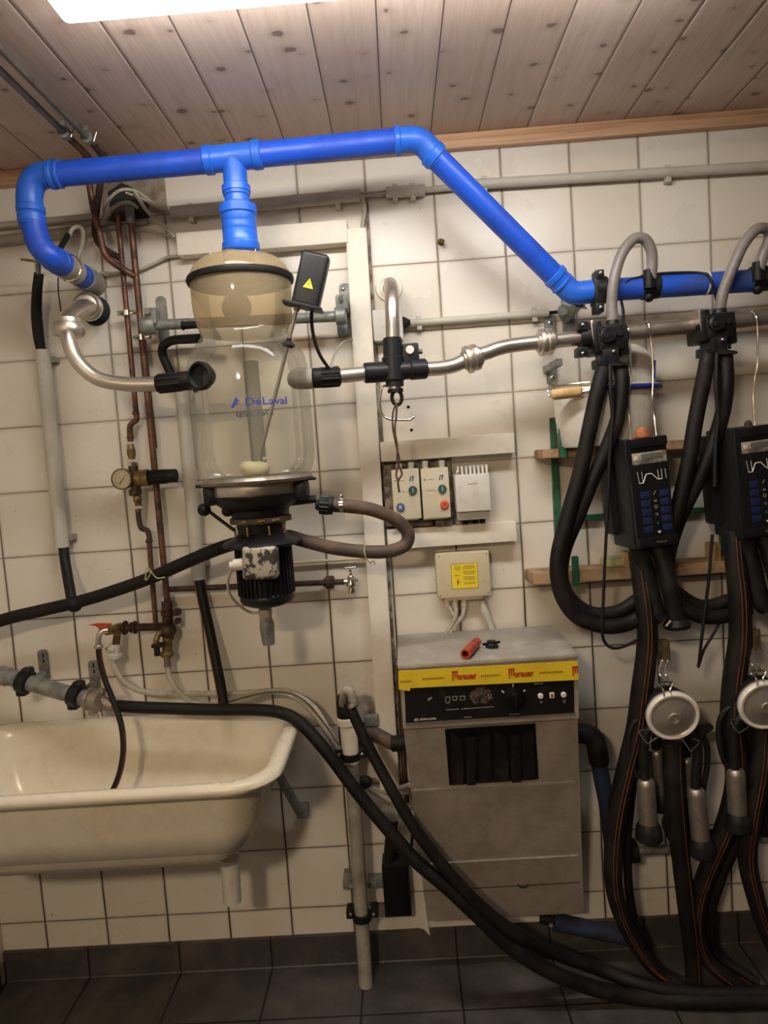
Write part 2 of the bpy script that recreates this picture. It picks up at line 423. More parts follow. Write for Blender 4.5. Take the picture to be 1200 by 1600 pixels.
# ================================================================== SETTING
LX = -.145; RXX = 3.6; BACK = 3.7; TRIMZ = 2.172+.308
struct('wall_back', 'tiles', [BOX((( LX+RXX)/2, .05, CEIL/2), (RXX-LX, .1, CEIL), 0)], smooth=False)
struct('wall_left', 'tiles', [BOX((LX-.05, -BACK/2, CEIL/2), (.1, BACK, CEIL), 0)], smooth=False)
struct('floor', 'floor tiles', [BOX(((LX+RXX)/2, -BACK/2, -.04), (RXX-LX+.2, BACK+.2, .08), 0)], smooth=False)
struct('ceiling', 'planks', [BOX(((LX+RXX)/2, -BACK/2+.05, CEIL+.01), (RXX-LX+.2, BACK+.3, .02), 0)], smooth=False)
struct('baseboard_back', 'skirting tiles', [PRI([Vector(q) for q in [(LX, 0, .1), (LX, -.010, .097), (LX, -.012, .004), (LX, -.015, .001), (LX, -.015, .0), (LX, 0, .0)]], (RXX-LX, 0, 0))])
struct('baseboard_left', 'skirting tiles', [BOX((LX+.007, -1.2, .05), (.014, 2.3, .1), .004)])
struct('trim_1', 'trim', [BOX(((LX+RXX)/2, -.013, (CEIL+TRIMZ)/2), (RXX-LX, .026, CEIL-TRIMZ), .006)])

# ------------------------------------------------------------------ lamps
emit('lamp diffuser', (1, .97, .93, 1), 1.0)
emit('rear lamp diffuser', (1, .79, .55, 1), 1.0)
def lamp(x0, x1, D0, D1, dif, label):
    t = thing('ceiling_lamp', label, 'lamp', (0, 0, 0)); t.location = ((x0+x1)/2, -(D0+D1)/2, CEIL); WL[t.name] = Vector(t.location)
    cx, cy = (x0+x1)/2, -(D0+D1)/2
    build('housing', 'light grey plastic', [BOX((cx, cy, CEIL-.02), (x1-x0, D1-D0, .04), .012)], t)
    build('diffuser', dif, [BOX((cx, cy, CEIL-.057), (x1-x0-.006, D1-D0-.006, .04), .018, seg=4)], t)
    for s in (x0, x1): build('end_cap', 'light grey plastic', [BOX((s, cy, CEIL-.03), (.012, D1-D0-.02, .05), .004)], t)
lamp(.675, 1.93, .765, .90, 'lamp diffuser', 'lit white ceiling lamp with long diffuser at the top edge of the photo')
lamp(.38, .63, 3.08, 3.33, 'rear lamp diffuser', 'small warm lit ceiling lamp behind the viewer, outside the photo')

# ------------------------------------------------------------------ ceiling conduits running out from the wall
for k, (x, d0, lab) in enumerate(((.443, .235, 'left one of two thin steel conduits running along the ceiling boards'), (.487, .20, 'right one of two thin steel conduits running along the ceiling boards'))):
    t = thing('ceiling_conduit', lab, 'pipe', (x, -d0, CEIL-.03), 'conduits under the ceiling')
    zc = CEIL-.028
    build('pipe', 'ceiling conduit grey', [CYL(Vector((x, -d0, zc)), Vector((x, -2.6, zc)), .016, True)], t)
    cl = build('pipe_clamp', 'galvanised steel', [LAT((x, -d0-.03, zc), (0, -1, 0), [(.012, 0), (.016, .001), (.016, .014), (.012, .015)], 20), BOX((x, -d0-.037, CEIL-.006), (.012, .014, .012), .002)], t)
    build('bolt', 'chrome', [CYL(Vector((x+.016, -d0-.037, zc-.012)), Vector((x+.026, -d0-.037, zc+.012)), .005, True)], cl)
# copper ends dropping from those conduits behind the blue pipe
one('copper_pipe', 'bent copper pipe from the left ceiling conduit, dropping past the wall hole', 'pipe', 'copper',
    [TUB([Vector((.443, -.235, CEIL-.03)), Vector((.455, -.17, CEIL-.045)), (134, 245, .13), (140, 290, .1), (147, 330, .09), (157, 370, .08), (163, 395, .075), (178, 411, .07), (211, 432, .055)], .0185, True, seg=14)], 'bent copper pipes under the ceiling')
one('copper_pipe', 'bent copper pipe from the right ceiling conduit, bulging beside its neighbour', 'pipe', 'dark copper',
    [TUB([Vector((.487, -.20, CEIL-.03)), Vector((.494, -.15, CEIL-.045)), (162, 245, .09), (156, 290, .06), (151, 330, .045), (148, 358, .04), (153, 378, .04), (168, 392, .04), (189, 404, .04)], .0185, True, seg=14)], 'bent copper pipes under the ceiling')

# ------------------------------------------------------------------ rough wall opening with cables
t = thing('wall_opening', 'rough grey mortar patch with dark opening under the blue pipe, cables coming out', 'wall opening', (212, 320, 0))
build('mortar_patch', 'concrete', [PRI([(160, 283, .006), (256, 276, .006), (261, 332, .006), (230, 330, .006), (208, 300, .006), (185, 296, .006), (172, 345, .006), (160, 340, .006)], (0, .01, 0))], t)
build('dark_opening', 'hole dark', [PRI([(168, 300, .01), (190, 285, .01), (212, 296, .01), (232, 320, .01), (232, 338, .01), (176, 346, .01)], (0, .014, 0))], t)
def cable(pts, w, label, mt='cable white', grp='white cables looping out of the wall opening', cat='cable', **k):
    return one('cable', label, cat, mt, [TUB(pts, w, seg=8, **k)], grp)
cable([(161, 330, .05), (166, 318, .07), (180, 302, .08), (195, 296, .08), (212, 299, .07), (222, 305, .05), (240, 318, .03), (256, 327, .025), (268, 331, .03)], 5, 'white cable making the topmost arch out of the wall opening')
cable([(163, 342, .05), (172, 330, .07), (185, 319, .08), (198, 316, .08), (206, 318, .06), (214, 324, .02)], 5.5, 'white cable making the lower short arch over the dark wall opening')
cable([(209, 297, .07), (218, 312, .07), (232, 332, .05), (255, 352, .04), (274, 371, .035)], 6, 'white cable slanting down from the wall opening to the left end of the top trunking')
cable([(196, 300, .07), (225, 312, .05), (250, 325, .04), (268, 331, .03)], 4.5, 'white cable entering the upper grey conduit from the wall opening')
cable([(200, 356, .012), (235, 361, .012), (272, 372, .02)], 4, 'thin white cable lying flat on tiles beside the top trunking')
cable([(150, 425, .05), (170, 427, .02), (190, 426, .015), (216, 422, .015), (240, 412, .015), (262, 402, .015), (283, 399, .015)], 5, 'white cable sagging behind the two copper risers', grp=None)

# ------------------------------------------------------------------ blue vacuum pipe
B = thing('vacuum_pipe', 'large bright blue plastic pipe crossing the whole picture and dipping into the jar dome', 'pipe', (363, 247, .3))
W_ = .0605
build('wall_sleeve', 'old grey pvc', [CYL((150, 444, .0), (131, 433, .09), .068, True)], B)
build('wall_stub', 'dirty blue plastic', [CYL((131, 433, .09), (112, 422, .17), W_, True), collar((128, 431, .10), (122, 428, .125), .066, True)], B)
build('rubber_coupling', 'old grey pvc', [CYL((117, 425, .155), (96, 412, .235), .067, True)], B)
build('coupling_clamp', 'chrome', [LAT(U(107, 419, .19), (U(96, 412, .235)-U(117, 425, .155)), [(.034, 0), (.038, .001), (.038, .007), (.034, .008)], 24), BOX(U(101, 433, .20), (.012, .02, .014), .003)], B)
e1 = [(96, 412, .235), (80, 402, .29), (64, 386, .30), (55, 362, .30), (50, 338, .30)]
build('elbow', 'blue plastic pipe', [TUB(e1, .062, True, seg=22), collar((97, 412, .23), (88, 407, .26), .069, True), collar((84, 405, .275), (80, 402, .285), .067, True)], B)
build('pipe_coupling', 'blue plastic fitting', [collar((50, 350, .30), (49, 335, .30), .068, True), collar((48.5, 334, .30), (47.5, 322, .30), .070, True), CYL((50, 352, .3), (47, 318, .3), .064, True)], B)
build('elbow', 'blue plastic fitting', [TUB([(47, 328, .3), (46, 308, .3), (50, 288, .3), (62, 276, .3), (80, 273, .3), (94, 272, .3)], .064, True, seg=22), collar((77, 273.5, .3), (86, 272.7, .3), .071, True), collar((89, 272.3, .3), (96, 272, .3), .069, True)], B)
build('pipe_run', 'blue plastic pipe', [CYL((92, 272, .30), (330, 251, .30), W_, True, 28)], B)
ax = (U(410, 242, .3)-U(320, 251, .3)).normalized()
build('tee', 'blue plastic fitting', [CYL((322, 250.5, .3), (406, 241.5, .3), .064, True, 28), collar((319, 251, .3), (333, 249.5, .3), .071, True), collar((394, 243, .3), (409, 241.2, .3), .071, True),
      CYL(U(365, 247, .3), U(365, 247, .3)-Zv*.085, .060, True, 28), LAT(U(365, 247, .3)-Zv*.088, (0, 0, 1), [(.031, 0), (.036, .003), (.036, .018), (.031, .021)], 28)], B)
c0 = U(365, 247, .3)
def zz(py): return U(370, py, .3).z
def vl(prof, **k): return LAT((c0.x, c0.y, 0), (0, 0, 1), prof, 32, **k)
build('reducer', 'blue plastic fitting', [vl([(.028, zz(288)), (.0285, zz(299)), (.0335, zz(300)), (.034, zz(306)), (.031, zz(308)), (.031, zz(318)), (.0325, zz(319)), (.0325, zz(321)), (.044, zz(321.5)), (.0475, zz(323)), (.0475, zz(336)), (.0435, zz(338)), (.0435, zz(349)), (.0425, zz(350)), (.0435, zz(351)), (.0435, zz(362)), (.0425, zz(363)), (.0435, zz(364)), (.0440, zz(380)), (.0475, zz(382)), (.0475, zz(392)), (.044, zz(395)), (.040, zz(397))])], B)
build('pipe_run', 'blue plastic pipe', [CYL((405, 242, .3), (628, 219.5, .27), W_, True, 28)], B)
build('elbow', 'blue plastic fitting', [TUB([(622, 220, .27), (645, 218.5, .268), (662, 225, .262), (676, 241, .255), (684, 249, .25)], .0635, True, seg=22), collar((616, 220.5, .27), (626, 219.5, .27), .071, True), collar((672, 237, .256), (683, 248, .25), .071, True)], B)
build('pipe_run', 'blue plastic pipe', [CYL((679, 244, .252), (874, 439, .145), W_, True, 28)], B)
build('elbow', 'blue plastic fitting', [TUB([(868, 433, .148), (882, 446, .142), (896, 457, .14), (914, 457, .14), (934, 454, .14)], .0635, True, seg=22), collar((864, 428, .15), (872, 436, .147), .069, True), collar((876, 441, .145), (880, 445, .143), .067, True)], B)
build('pipe_run', 'dirty blue plastic', [CYL((930, 454.5, .14), (1230, 435, .14), W_, True, 28)], B)
for x, y in ((938, 453),):
    k = build('pipe_clamp', 'black plastic', [WB(x, y, 17, 40, .12, .174, .006), LAT(U(x-8, y+1, .14), U(x+8, y, .14)-U(x-8, y+1, .14), [(.03, -.002), (.036, 0), (.037, .028), (.03, .03)], 22), WB(x, y-25, 13, 14, .13, .178, .004), WB(x, y+27, 13, 14, .13, .178, .004)], B)
    for s in (-27, 27): build('bolt', 'chrome', [SPH(U(x+1, y+s, .18), .0055, (1, .6, 1))], k)
for x, y, in ((1014, 448), (1184, 436)):
    build('saddle_nipple', 'black rubber', [LAT(U(x-13, y+1, .14), U(x+13, y-1, .14)-U(x-13, y+1, .14), [(.031, 0), (.034, .003), (.034, .045), (.031, .048)], 22), LAT(U(x+1, y+3, .17), (0, 0, 1), [(.017, 0), (.016, .03), (.0145, .05)], 18), SPH(U(x, y+16, .155), .014)], B)
build('pipe_tie', 'white plastic', [LAT(U(1102, 443, .14), U(1104, 443, .14)-U(1102, 443, .14), [(.0302, 0), (.0322, .001), (.0322, .0045), (.0302, .0055)], 24)], B)
build('copper_nozzle', 'galvanised steel', [CYL((60, 400, .27), (60, 428, .27), .012, True)], B)
# printing on the diagonal
a_, b_ = U(700, 262, .24), U(850, 412, .155); dd_ = (b_-a_).normalized(); nn_ = Vector((0, -1, 0)); up_ = dd_.cross(nn_)*-1
one('cable', 'thin black cable lying along the top of the dirty blue pipe at right', 'cable', 'black rubber', [TUB([(972, 520, .16), (974, 490, .15), (970, 462, .15), (975, 446, .165), (990, 436, .16), (1030, 428, .155), (1080, 426, .155), (1103, 429, .165), (1112, 440, .18), (1120, 470, .17), (1128, 490, .17), (1137, 512, .15), (1140, 545, .14)], 4.5, seg=8)])

# small tubes by the left elbow
one('air_tube', 'small clear tube bending over behind the left blue elbow', 'tube', 'clear tube', [TUB([(107, 371, .14), (113, 358, .13), (122, 354, .12), (129, 360, .11), (129, 380, .10), (124, 395, .1), (122, 412, .13)], 6.5, seg=10)])
one('rubber_sleeve', 'short black rubber sleeve between the left blue elbow and the small clear tube', 'tube', 'black rubber', [CYL((91, 393, .24), (106, 368, .15), 8.5)])
one('wire', 'thin dark wire hanging from the blue coupling to the steel elbow', 'wire', 'black rubber', [TUB([(91, 434, .22), (91, 455, .2), (93, 470, .16), (95, 486, .13)], 2, seg=6)])
one('wall_pin', 'short rusty brass pin sticking out left of the blue elbow', 'pin', 'brass', [CYL((32, 405, .12), (62, 409, .1), 4)])

# ------------------------------------------------------------------ steel milk pipe on the left
S = thing('milk_pipe', 'U shaped stainless steel pipe from the left wall into the jar', 'pipe', (130, 480, .05))
build('wall_flange', 'black rubber', [LAT(U(150, 486, .0), (U(138, 478, .08)-U(150, 486, 0)), [(.044, 0), (.043, .008), (.035, .012)], 24)], S)
build('bent_pipe', 'stainless', [TUB([(146, 485, .01), (140, 480, .10), (124, 484, .19), (108, 500, .25), (106, 525, .29), (118, 560, .30), (150, 590, .30), (195, 600, .30), (250, 600, .30)], .038, True, seg=22, n=9)], S)
ua = (U(126, 474, .16)-U(148, 486, .03))
build('union_nut', 'stainless', [LAT(U(137, 479, .07), ua, [(.030, -.028), (.036, -.026), (.038, -.012), (.041, -.010), (.041, .006), (.036, .010), (.036, .022), (.032, .028), (.026, .03)], 28)], S)
build('elbow_body', 'stainless', [TUB([(139, 480, .08), (126, 482, .15), (112, 496, .21), (107, 506, .24)], .047, True, seg=22), LAT(U(125, 484, .19), (0, -1, .1), [(.016, 0), (.016, .006), (.010, .007)], 20)], S)
build('union_nut', 'stainless', [LAT(U(107, 512, .265), (0.05, 0, 1), [(.024, -.026), (.037, -.022), (.041, -.012), (.041, .004), (.037, .010), (.036, .013), (.033, .014), (.032, .024), (.025, .026)], 28)], S)
def ribbed(a, b, w, mt, par, name='rubber_sleeve', ribs=10):
    a, b = V(a), V(b); ax = (b-a); L = ax.length; ax.normalize()
    h = Vector((0, 0, 1)); n = (h-ax*h.dot(ax)).normalized(); bb = ax.cross(n)
    sh = [LAT(a, ax, [(w*.46, 0), (w*.5, .004), (w*.5, L*.3), (w*.46, L*.34), (w*.47, L*.96), (w*.43, L)], 26)]
    for k in range(ribs):
        q = 2*PI*k/ribs; d = n*math.cos(q)+bb*math.sin(q)
        sh.append(CYL(a+ax*L*.3+d*w*.46, a+ax*L*.95+d*w*.46, .006, True, 6))
    return build(name, mt, sh, par)
ribbed((301, 594, .30), (245, 600, .30), .050, 'black rubber', S)

# ------------------------------------------------------------------ RECEIVER JAR
J = thing('milk_receiver', 'glass milk receiver jar with amber dome, black pump and motor hanging below', 'milk receiver', (402, 760, .3))
jx, jy = U(402, 760, .3).x+.002, -.3
s = (CAMD-.3)/F*.955
def jz(py): return U(395, py, .3).z
def jl(prof, **k): return LAT((jx, jy, 0), (0, 0, 1), prof, 48, **k)
def pr(L): return [(r*s, jz(y)) for r, y in L]
build('glass_jar', 'clear glass', [jl(pr([(70, 519), (71, 526), (76, 533), (86, 545), (93, 560), (96.5, 580), (97, 620), (97, 700), (96, 722), (91, 738), (86, 744)]), caps=False)], J)
build('dome', 'amber plastic', [jl(pr([(25, 392), (25, 401), (48, 403), (62, 407), (73, 416), (79, 427), (80, 438), (80, 448), (79, 480), (77, 498), (74, 508), (72, 514), (70, 520)]), caps=False)], J)
build('dome_outlet', 'amber plastic', [jl(pr([(26, 388), (24, 392), (24, 440), (22, 441)]), caps=False)], J)
build('gasket_band', 'black rubber', [jl(pr([(80, 434), (84, 433), (85.5, 437), (84, 442), (80, 442)]))], J)
build('inner_shield', 'grey seen through plastic', [LAT((jx-.012, jy-.02, jz(481)), (0, -1, 0), [(.0, -.01), (.03, -.008), (.038, 0), (.03, .008), (0, .01)], 28)], J)
for dx_ in (-38, 33): build('dome_clip', 'chrome', [CYL(Vector((jx+dx_*s, jy-.05, jz(411))), Vector((jx+dx_*s, jy-.05, jz(399))), .004, True)], J)
build('grey_column', 'faint grey translucent', [CYL(Vector((jx+.002, jy+.03, jz(562))), Vector((jx+.002, jy+.03, jz(741))), .040, True)], J)  # faint translucent column drawing the upright grey strip in the glass
# inlets inside the glass
ci = build('inlet_cup', 'black rubber', [LAT(U(325, 588, .405), (-.42, -1, -.05), [(.0, 0), (.024, .0), (.028, .012), (.034, .020), (.035, .032), (.029, .035), (.025, .026), (.0, .024)], 28)], J)
build('inlet_nozzle', 'black inlet rubber seen in glass', [CYL((303, 594, .3), (322, 592, .32), .042, True)], J)
build('outlet_nozzle', 'old grey pvc', [LAT(U(489, 591, .3), (-1, 0, .02), [(.027, 0), (.027, .035), (.024, .052), (.014, .064), (0, .068)], 26)], J)
build('inlet_flange', 'black rubber', [LAT(U(300, 594, .3), (1, 0, .03), [(.028, 0), (.034, .004), (.030, .010)], 26)], J)
ribbed((489, 591, .30), (532, 588, .29), .052, 'black rubber', J, 'outlet_sleeve')
# lettering on the glass, front and seen through from the back
def bendf(R, x0, z0, sgn):
    def f(x, y):
        a = (x+x0)/R
        return Vector((jx+math.sin(a)*R, jy-sgn*math.cos(a)*R, z0+y))
    return f
zt = jz(636)
Rj = 97.6*s
build('lettering', 'ink blue', [TXT('DeLaval', (0, 0, 0), Xv, Zv, .0185, .104, bend=bendf(Rj, .070, zt, 1), bold=.012)], J)
def plate2d(pts, fn):
    def f(bm): bm.faces.new([bm.verts.new(fn(x, y)) for x, y in pts])
    return f
bf = bendf(Rj, -.002, zt+.001, 1)
build('emblem', 'ink blue', [plate2d([(-.016, -.012), (-.002, .013), (.006, .003), (.0, .001), (-.004, -.007), (-.007, -.012)], bf), plate2d([(.003*math.cos(k)+.0, .003*math.sin(k)-.004) for k in [i*PI/5 for i in range(10)]], bf)], J)
build('emblem_dots', 'ink orange', [plate2d([(.0075, .006), (.012, .009), (.012, -.002), (.009, .0)], bf), plate2d([(.003, -.012), (.009, -.012), (.008, -.009), (.004, -.009)], bf)], J)
build('lettering', 'ink faded blue', [TXT('DeLaval', (0, 0, 0), Xv, Zv, .0185, .104, bend=(lambda x, y, g=bendf(Rj, -.022, zt-.006, -1): g(-x, y)), bold=.012)], J)
# base
build('base_plate', 'dull stainless', [jl(pr([(0, 742), (84, 743), (89, 745), (92, 750), (90, 754), (80, 757), (0, 757)]))], J)
build('base_band', 'stainless', [jl(pr([(72, 755), (72.5, 757), (72.5, 772), (71, 774)]))], J)
for sx_, cx_ in ((-1, -74), (1, 74)):
    k = build('clamp_block', 'black plastic', [BOX((jx+cx_*s, jy-.02, jz(770)), (.032, .07, .05), .010), BOX((jx+(cx_+sx_*8)*s, jy-.02, jz(754)), (.05, .03, .008), .003)], J)
k = build('toggle_lever', 'black rubber', [CYL(Vector((jx-88*s, jy-.03, jz(786))), Vector((jx-38*s, jy-.05, jz(824))), .009, True), SPH(Vector((jx-86*s, jy-.035, jz(790))), .017), SPH(Vector((jx-47*s, jy-.045, jz(794))), .015)], J)
build('pump_housing', 'black plastic', [jl(pr([(70, 771), (76, 774), (74, 781), (62, 790), (52, 794), (48, 797), (47, 806), (42, 808), (42, 812)])), CYL(Vector((jx+30*s, jy-.01, jz(789))), Vector((jx+94*s, jy-.01, jz(786))), .021, True)], J)
k = build('clamp_ring', 'worn hose', [jl(pr([(41, 807), (50, 808), (50.5, 812), (50, 816), (41, 817)]))], J)
for a in (-2.0, -1.45, -1.0): build('bolt', 'bright brass', [CYL(Vector((jx+math.cos(a)*50*s, jy+math.sin(a)*50*s, jz(812))), Vector((jx+math.cos(a)*50*s+.018, jy+math.sin(a)*50*s-.002, jz(811))), .007, True)], k)
build('pump_neck', 'motor black', [jl(pr([(41, 814), (39, 832), (46, 838), (62, 844), (66, 848), (64, 852), (46, 853)]))], J)
for a in (-2.7, -1.9, -1.1, -.4): build('stud', 'bright brass', [CYL(Vector((jx+math.cos(a)*44*s, jy+math.sin(a)*44*s, jz(834))), Vector((jx+math.cos(a)*44*s, jy+math.sin(a)*44*s, jz(820))), .006, True)], J)
def finned(bm):
    for k in range(36):
        a = 2*PI*k/36; c = Vector((jx+math.cos(a)*44*s, jy+math.sin(a)*44*s, (jz(855)+jz(928))/2))
        BOX(c, (.010, .003, jz(855)-jz(928)), 0, Matrix.Rotation(a, 3, 'Z'))(bm)
M_ = build('motor_body', 'motor black', [jl(pr([(0, 850), (41, 851), (42, 860), (42, 926), (44, 928), (45, 936), (42, 941), (30, 946), (0, 948)])), finned], J)
tb = build('terminal_box', 'peeling grey paint', [BOX((jx+.008, jy-44*s-.012, jz(872)), (.088, .05, .084), .012, Matrix.Rotation(.06, 3, 'Y'), 3)], J)
build('cable_gland', 'white plastic', [CYL(Vector((jx-.060, jy-.085, jz(874))), Vector((jx-.036, jy-.085, jz(873))), .030, True), CYL(Vector((jx-.07, jy-.085, jz(875))), Vector((jx-.05, jy-.085, jz(874))), .022, True)], tb)
build('motor_lead', 'cable white', [TUB([(372, 876, .37), (362, 890, .36), (356, 910, .34), (360, 930, .32), (375, 947, .3), (392, 957, .28), (408, 957, .28)], 4.5, seg=8)], J)

P_ = thing('level_probe', 'black sensor head with yellow warning triangle on a steel rod reaching into the jar', 'level sensor', (405, 720, .3))
ra, rb = U(404, 722, .30), U(465, 478, .385)
build('rod', 'stainless', [CYL(ra, rb, .0095, True, 14)], P_)
build('rod_seal', 'black rubber', [LAT(ra+(rb-ra)*.765, (rb-ra), [(.0, -.006), (.012, -.006), (.018, .0), (.018, .003), (.006, .010), (.006, .016)], 20)], P_)
build('float', 'cream float', [LAT(U(398, 731, .3), (.12, 0, .98), [(.0, -.020), (.030, -.019), (.037, -.012), (.040, -.002), (.038, .008), (.030, .015), (.018, .017), (.008, .014), (0, .013)], 30)], P_)
hc = U(486, 439, .385)
rot = Matrix.Rotation(math.radians(17), 3, 'Y')
hz = build('sensor_head', 'charcoal plastic', [BOX(hc, (.068, .045, .13), .010, rot, 3), BOX(hc+rot@Vector((-.006, 0, -.064)), (.098, .052, .008), .002, rot)], P_)
build('rod_nut', 'dull stainless', [CYL(rb, rb+(rb-ra).normalized()*.014, .022, True, 8), CYL(rb-(rb-ra).normalized()*.012, rb, .015, True)], P_)
def tri(bm, c, r, th):
    pass
q0 = hc+rot@Vector((0, -.0228, -.012))
build('warning_triangle', 'label yellow', [PRI([q0+rot@Vector(v) for v in ((-.0125, 0, -.0105), (.0125, 0, -.0105), (0, 0, .0125))], (0, -.0006, 0))], hz)
build('triangle_mark', 'ink black', [PRI([q0+rot@Vector((v[0], -.0008, v[1])) for v in ((-.0005, -.007), (.0018, -.0015), (.0002, -.001), (.0018, .0055), (-.0022, -.0005), (-.0003, -.001))], (0, -.0004, 0))], hz)
one('cable', 'black cable dropping from the probe head to the right jar sleeve', 'cable', 'black rubber', [TUB([(487, 482, .37), (487, 505, .36), (491, 530, .35), (500, 555, .33), (514, 576, .31)], 5.5, seg=10)])
one('cable', 'thin grey cable arching from the tall white duct to the right jar sleeve', 'cable', 'old grey pvc', [TUB([(550, 531, .06), (536, 535, .15), (525, 549, .24), (519, 566, .28), (518, 578, .3)], 4, seg=8)])

# brackets that carry the jar
K = thing('jar_bracket', 'left galvanised pipe arm with cap and bolted clamp beside the amber dome', 'bracket', (250, 505, 0), 'galvanised arms beside the jar')
build('wall_plate', 'galvanised steel', [RPL(254, 503, 16, 78, 0, .006, .4)], K)
build('arm', 'galvanised steel', [CYL((240, 508, .11), (440, 499, .11), .030, True)], K)
cl = build('clamp', 'galvanised steel', [LAT(U(222, 510, .11), (1, 0, .05), [(.024, 0), (.027, .004), (.027, .036), (.024, .040)], 24), WB(234, 493, 20, 26, .05, .135, .008)], K)
build('bolt', 'dull stainless', [CYL((230, 487, .13), (229, 486, .155), .017, True, 6)], cl)
build('end_cap', 'black rubber', [CYL((284, 509, .15), (312, 507, .15), .021, True), collar((284, 509, .15), (288, 508.8, .15), .026, True)], K)
K = thing('jar_bracket', 'right galvanised pipe arm with bolted clamp beside the tall white duct', 'bracket', (540, 490, 0), 'galvanised arms beside the jar')
build('wall_plate', 'galvanised steel', [RPL(541, 483, 18, 78, 0, .006, .4)], K)
build('arm', 'galvanised steel', [CYL((440, 499, .09), (530, 494, .09), .030, True)], K)
cl = build('clamp', 'galvanised steel', [LAT(U(524, 495, .09), (1, 0, .05), [(.022, 0), (.026, .003), (.026, .028), (.022, .032)], 24), WB(533, 471, 18, 24, .01, .11, .008), WB(535, 515, 16, 16, .0, .03, .004)], K)
for x, y in ((532, 466), ): build('bolt', 'dull stainless', [CYL((x, y, .11), (x, y, .125), .015, True, 12)], cl)
for x, y in ((536, 451), (538, 505)): build('screw', 'chrome', [SPH(U(x, y, .008), .007, (1, .5, 1))], K)

one('bent_tube', 'dark bent tube from the neck of the jar down into the second grey conduit', 'tube', 'black rubber', [TUB([(311, 529, .2), (292, 530, .16), (270, 532, .10), (256, 540, .07), (254, 553, .05), (262, 573, .045), (275, 600, .04), (284, 620, .035)], 14, seg=16)])

# ------------------------------------------------------------------ hoses of the milk pump
one('pump_hose', 'dirty brown hose looping right from the pump coupling and back under the jar', 'hose', 'worn hose', [TUB([(520, 789, .30), (545, 791, .30), (580, 796, .29), (615, 810, .27), (636, 830, .26), (634, 850, .26), (610, 861, .27), (570, 862, .28), (520, 856, .29), (475, 845, .28), (450, 838, .26), (430, 842, .24)], .036, True, seg=18, n=9)])
t = thing('hose_coupling', 'knurled black hose coupling with steel clip right of the pump', 'coupling', (510, 790, .3))
ribbed((521, 790, .30), (499, 788, .30), .050, 'black plastic', t, 'knurled_nut', 14)
build('hose_socket', 'black plastic', [CYL((515, 789, .3), (540, 791, .3), .036, True)], t)
build('hose_clip', 'chrome', [LAT(U(530, 790.4, .3), (1, 0, 0), [(.0185, 0), (.0205, .001), (.0205, .011), (.0185, .012)], 24), BOX(U(534, 776, .3), (.008, .01, .012), .002)], t)
build('union_nut', 'black plastic', [collar((493, 789, .3), (500, 789, .3), .028, True)], t)
one('twine_tie', 'pale green twine tied round the looping brown hose', 'twine', 'twine', [TUB([(572, 846, .31), (569, 858, .312), (572, 872, .31), (579, 880, .28)], 2, seg=6), TUB([(579, 880, .28), (583, 876, .27), (586, 882, .27)], 1.6, seg=6)])
one('drain_hose', 'thick black hose sloping from behind the motor down to the left picture edge', 'hose', 'hose rubber', [TUB([(420, 842, .24), (385, 845, .22), (340, 858, .20), (285, 881, .17), (230, 905, .15), (170, 926, .13), (120, 941, .12), (60, 955, .12), (10, 967, .12), (-60, 990, .12), (-135, 1015, .12)], .037, True, seg=18)])
one('twine_tie', 'pale twine tied round the sloping black hose at the copper riser', 'twine', 'twine', [TUB([(227, 893, .18), (231, 888, .19), (236, 893, .19), (245, 903, .185), (258, 902, .18)], 2, seg=6), TUB([(229, 890, .19), (227, 906, .185), (232, 902, .185), (236, 893, .19)], 2, seg=6)])

# thin valve under the motor
t = thing('drain_valve', 'dirty clear drain valve hanging below the pump motor', 'valve', (418, 975, .28))
build('valve_body', 'clear tube', [CYL((413, 944, .3), (416, 972, .3), .034, True), WB(412, 960, 16, 14, .27, .33, .004)], t)
build('cup', 'galvanised steel', [LAT(U(416, 968, .3), (0.02, 0, -1), [(.014, 0), (.018, .003), (.020, .02), (.017, .06), (.016, .068)], 20)], t)
# ------------------------------------------------------------------ electrical conduits and trunking
def clip(px, py, D, w, par): return build('conduit_clip', 'grey pvc', [WB(px, py, 8, w+7, 0, D, .002)], par)
t = thing('conduit', 'thick grey conduit from the wall opening behind the blue reducer to the duct top', 'conduit', (410, 318, 0), 'grey conduits along the top of the wall')
build('pipe', 'grey pvc', [CYL((268, 332, .025), (562, 305, .025), 18)], t)
for x, y in ((297, 331), (527, 310)): clip(x, y, .03, 20, t)
t = thing('conduit', 'long grey conduit along the top right wall, passing behind the diagonal blue pipe', 'conduit', (930, 277, 0), 'grey conduits along the top of the wall')
build('pipe', 'grey pvc', [CYL((742, 288, .022), (1260, 256, .022), 15), CYL((665, 297, .016), (745, 289, .016), 9.5)], t)
for x, y in ((757, 288), (1045, 270)): clip(x, y, .026, 18, t)
t = thing('conduit_coupling', 'short grey conduit coupling between two cable pairs left of the blue elbow', 'conduit', (633, 300, 0))
build('pipe', 'grey pvc', [CYL((603, 301, .02), (664, 297, .02), 17)], t)
for x, y in ((617, 300), (645, 298.5)): clip(x, y, .026, 18, t)
t = thing('conduit', 'thin upper grey conduit at the top left, leading to the wall opening', 'conduit', (70, 345, 0), 'grey conduits at the top left')
build('pipe', 'grey pvc', [CYL((-112, 363, .02), (150, 338, .02), 10)], t)
t = thing('conduit', 'wide lower grey conduit at the top left behind the blue pipe bend', 'conduit', (70, 370, 0), 'grey conduits at the top left')
build('pipe', 'old grey pvc', [CYL((-112, 388.7, .022), (148, 358, .022), 15), CYL((148, 358, .016), (232, 346, .016), 7)], t)
cable([(556, 302, .02), (580, 301, .02), (606, 298, .02)], 3.5, 'upper thin white cable joining two grey conduits above the tall duct', grp='cable pair above the tall duct')
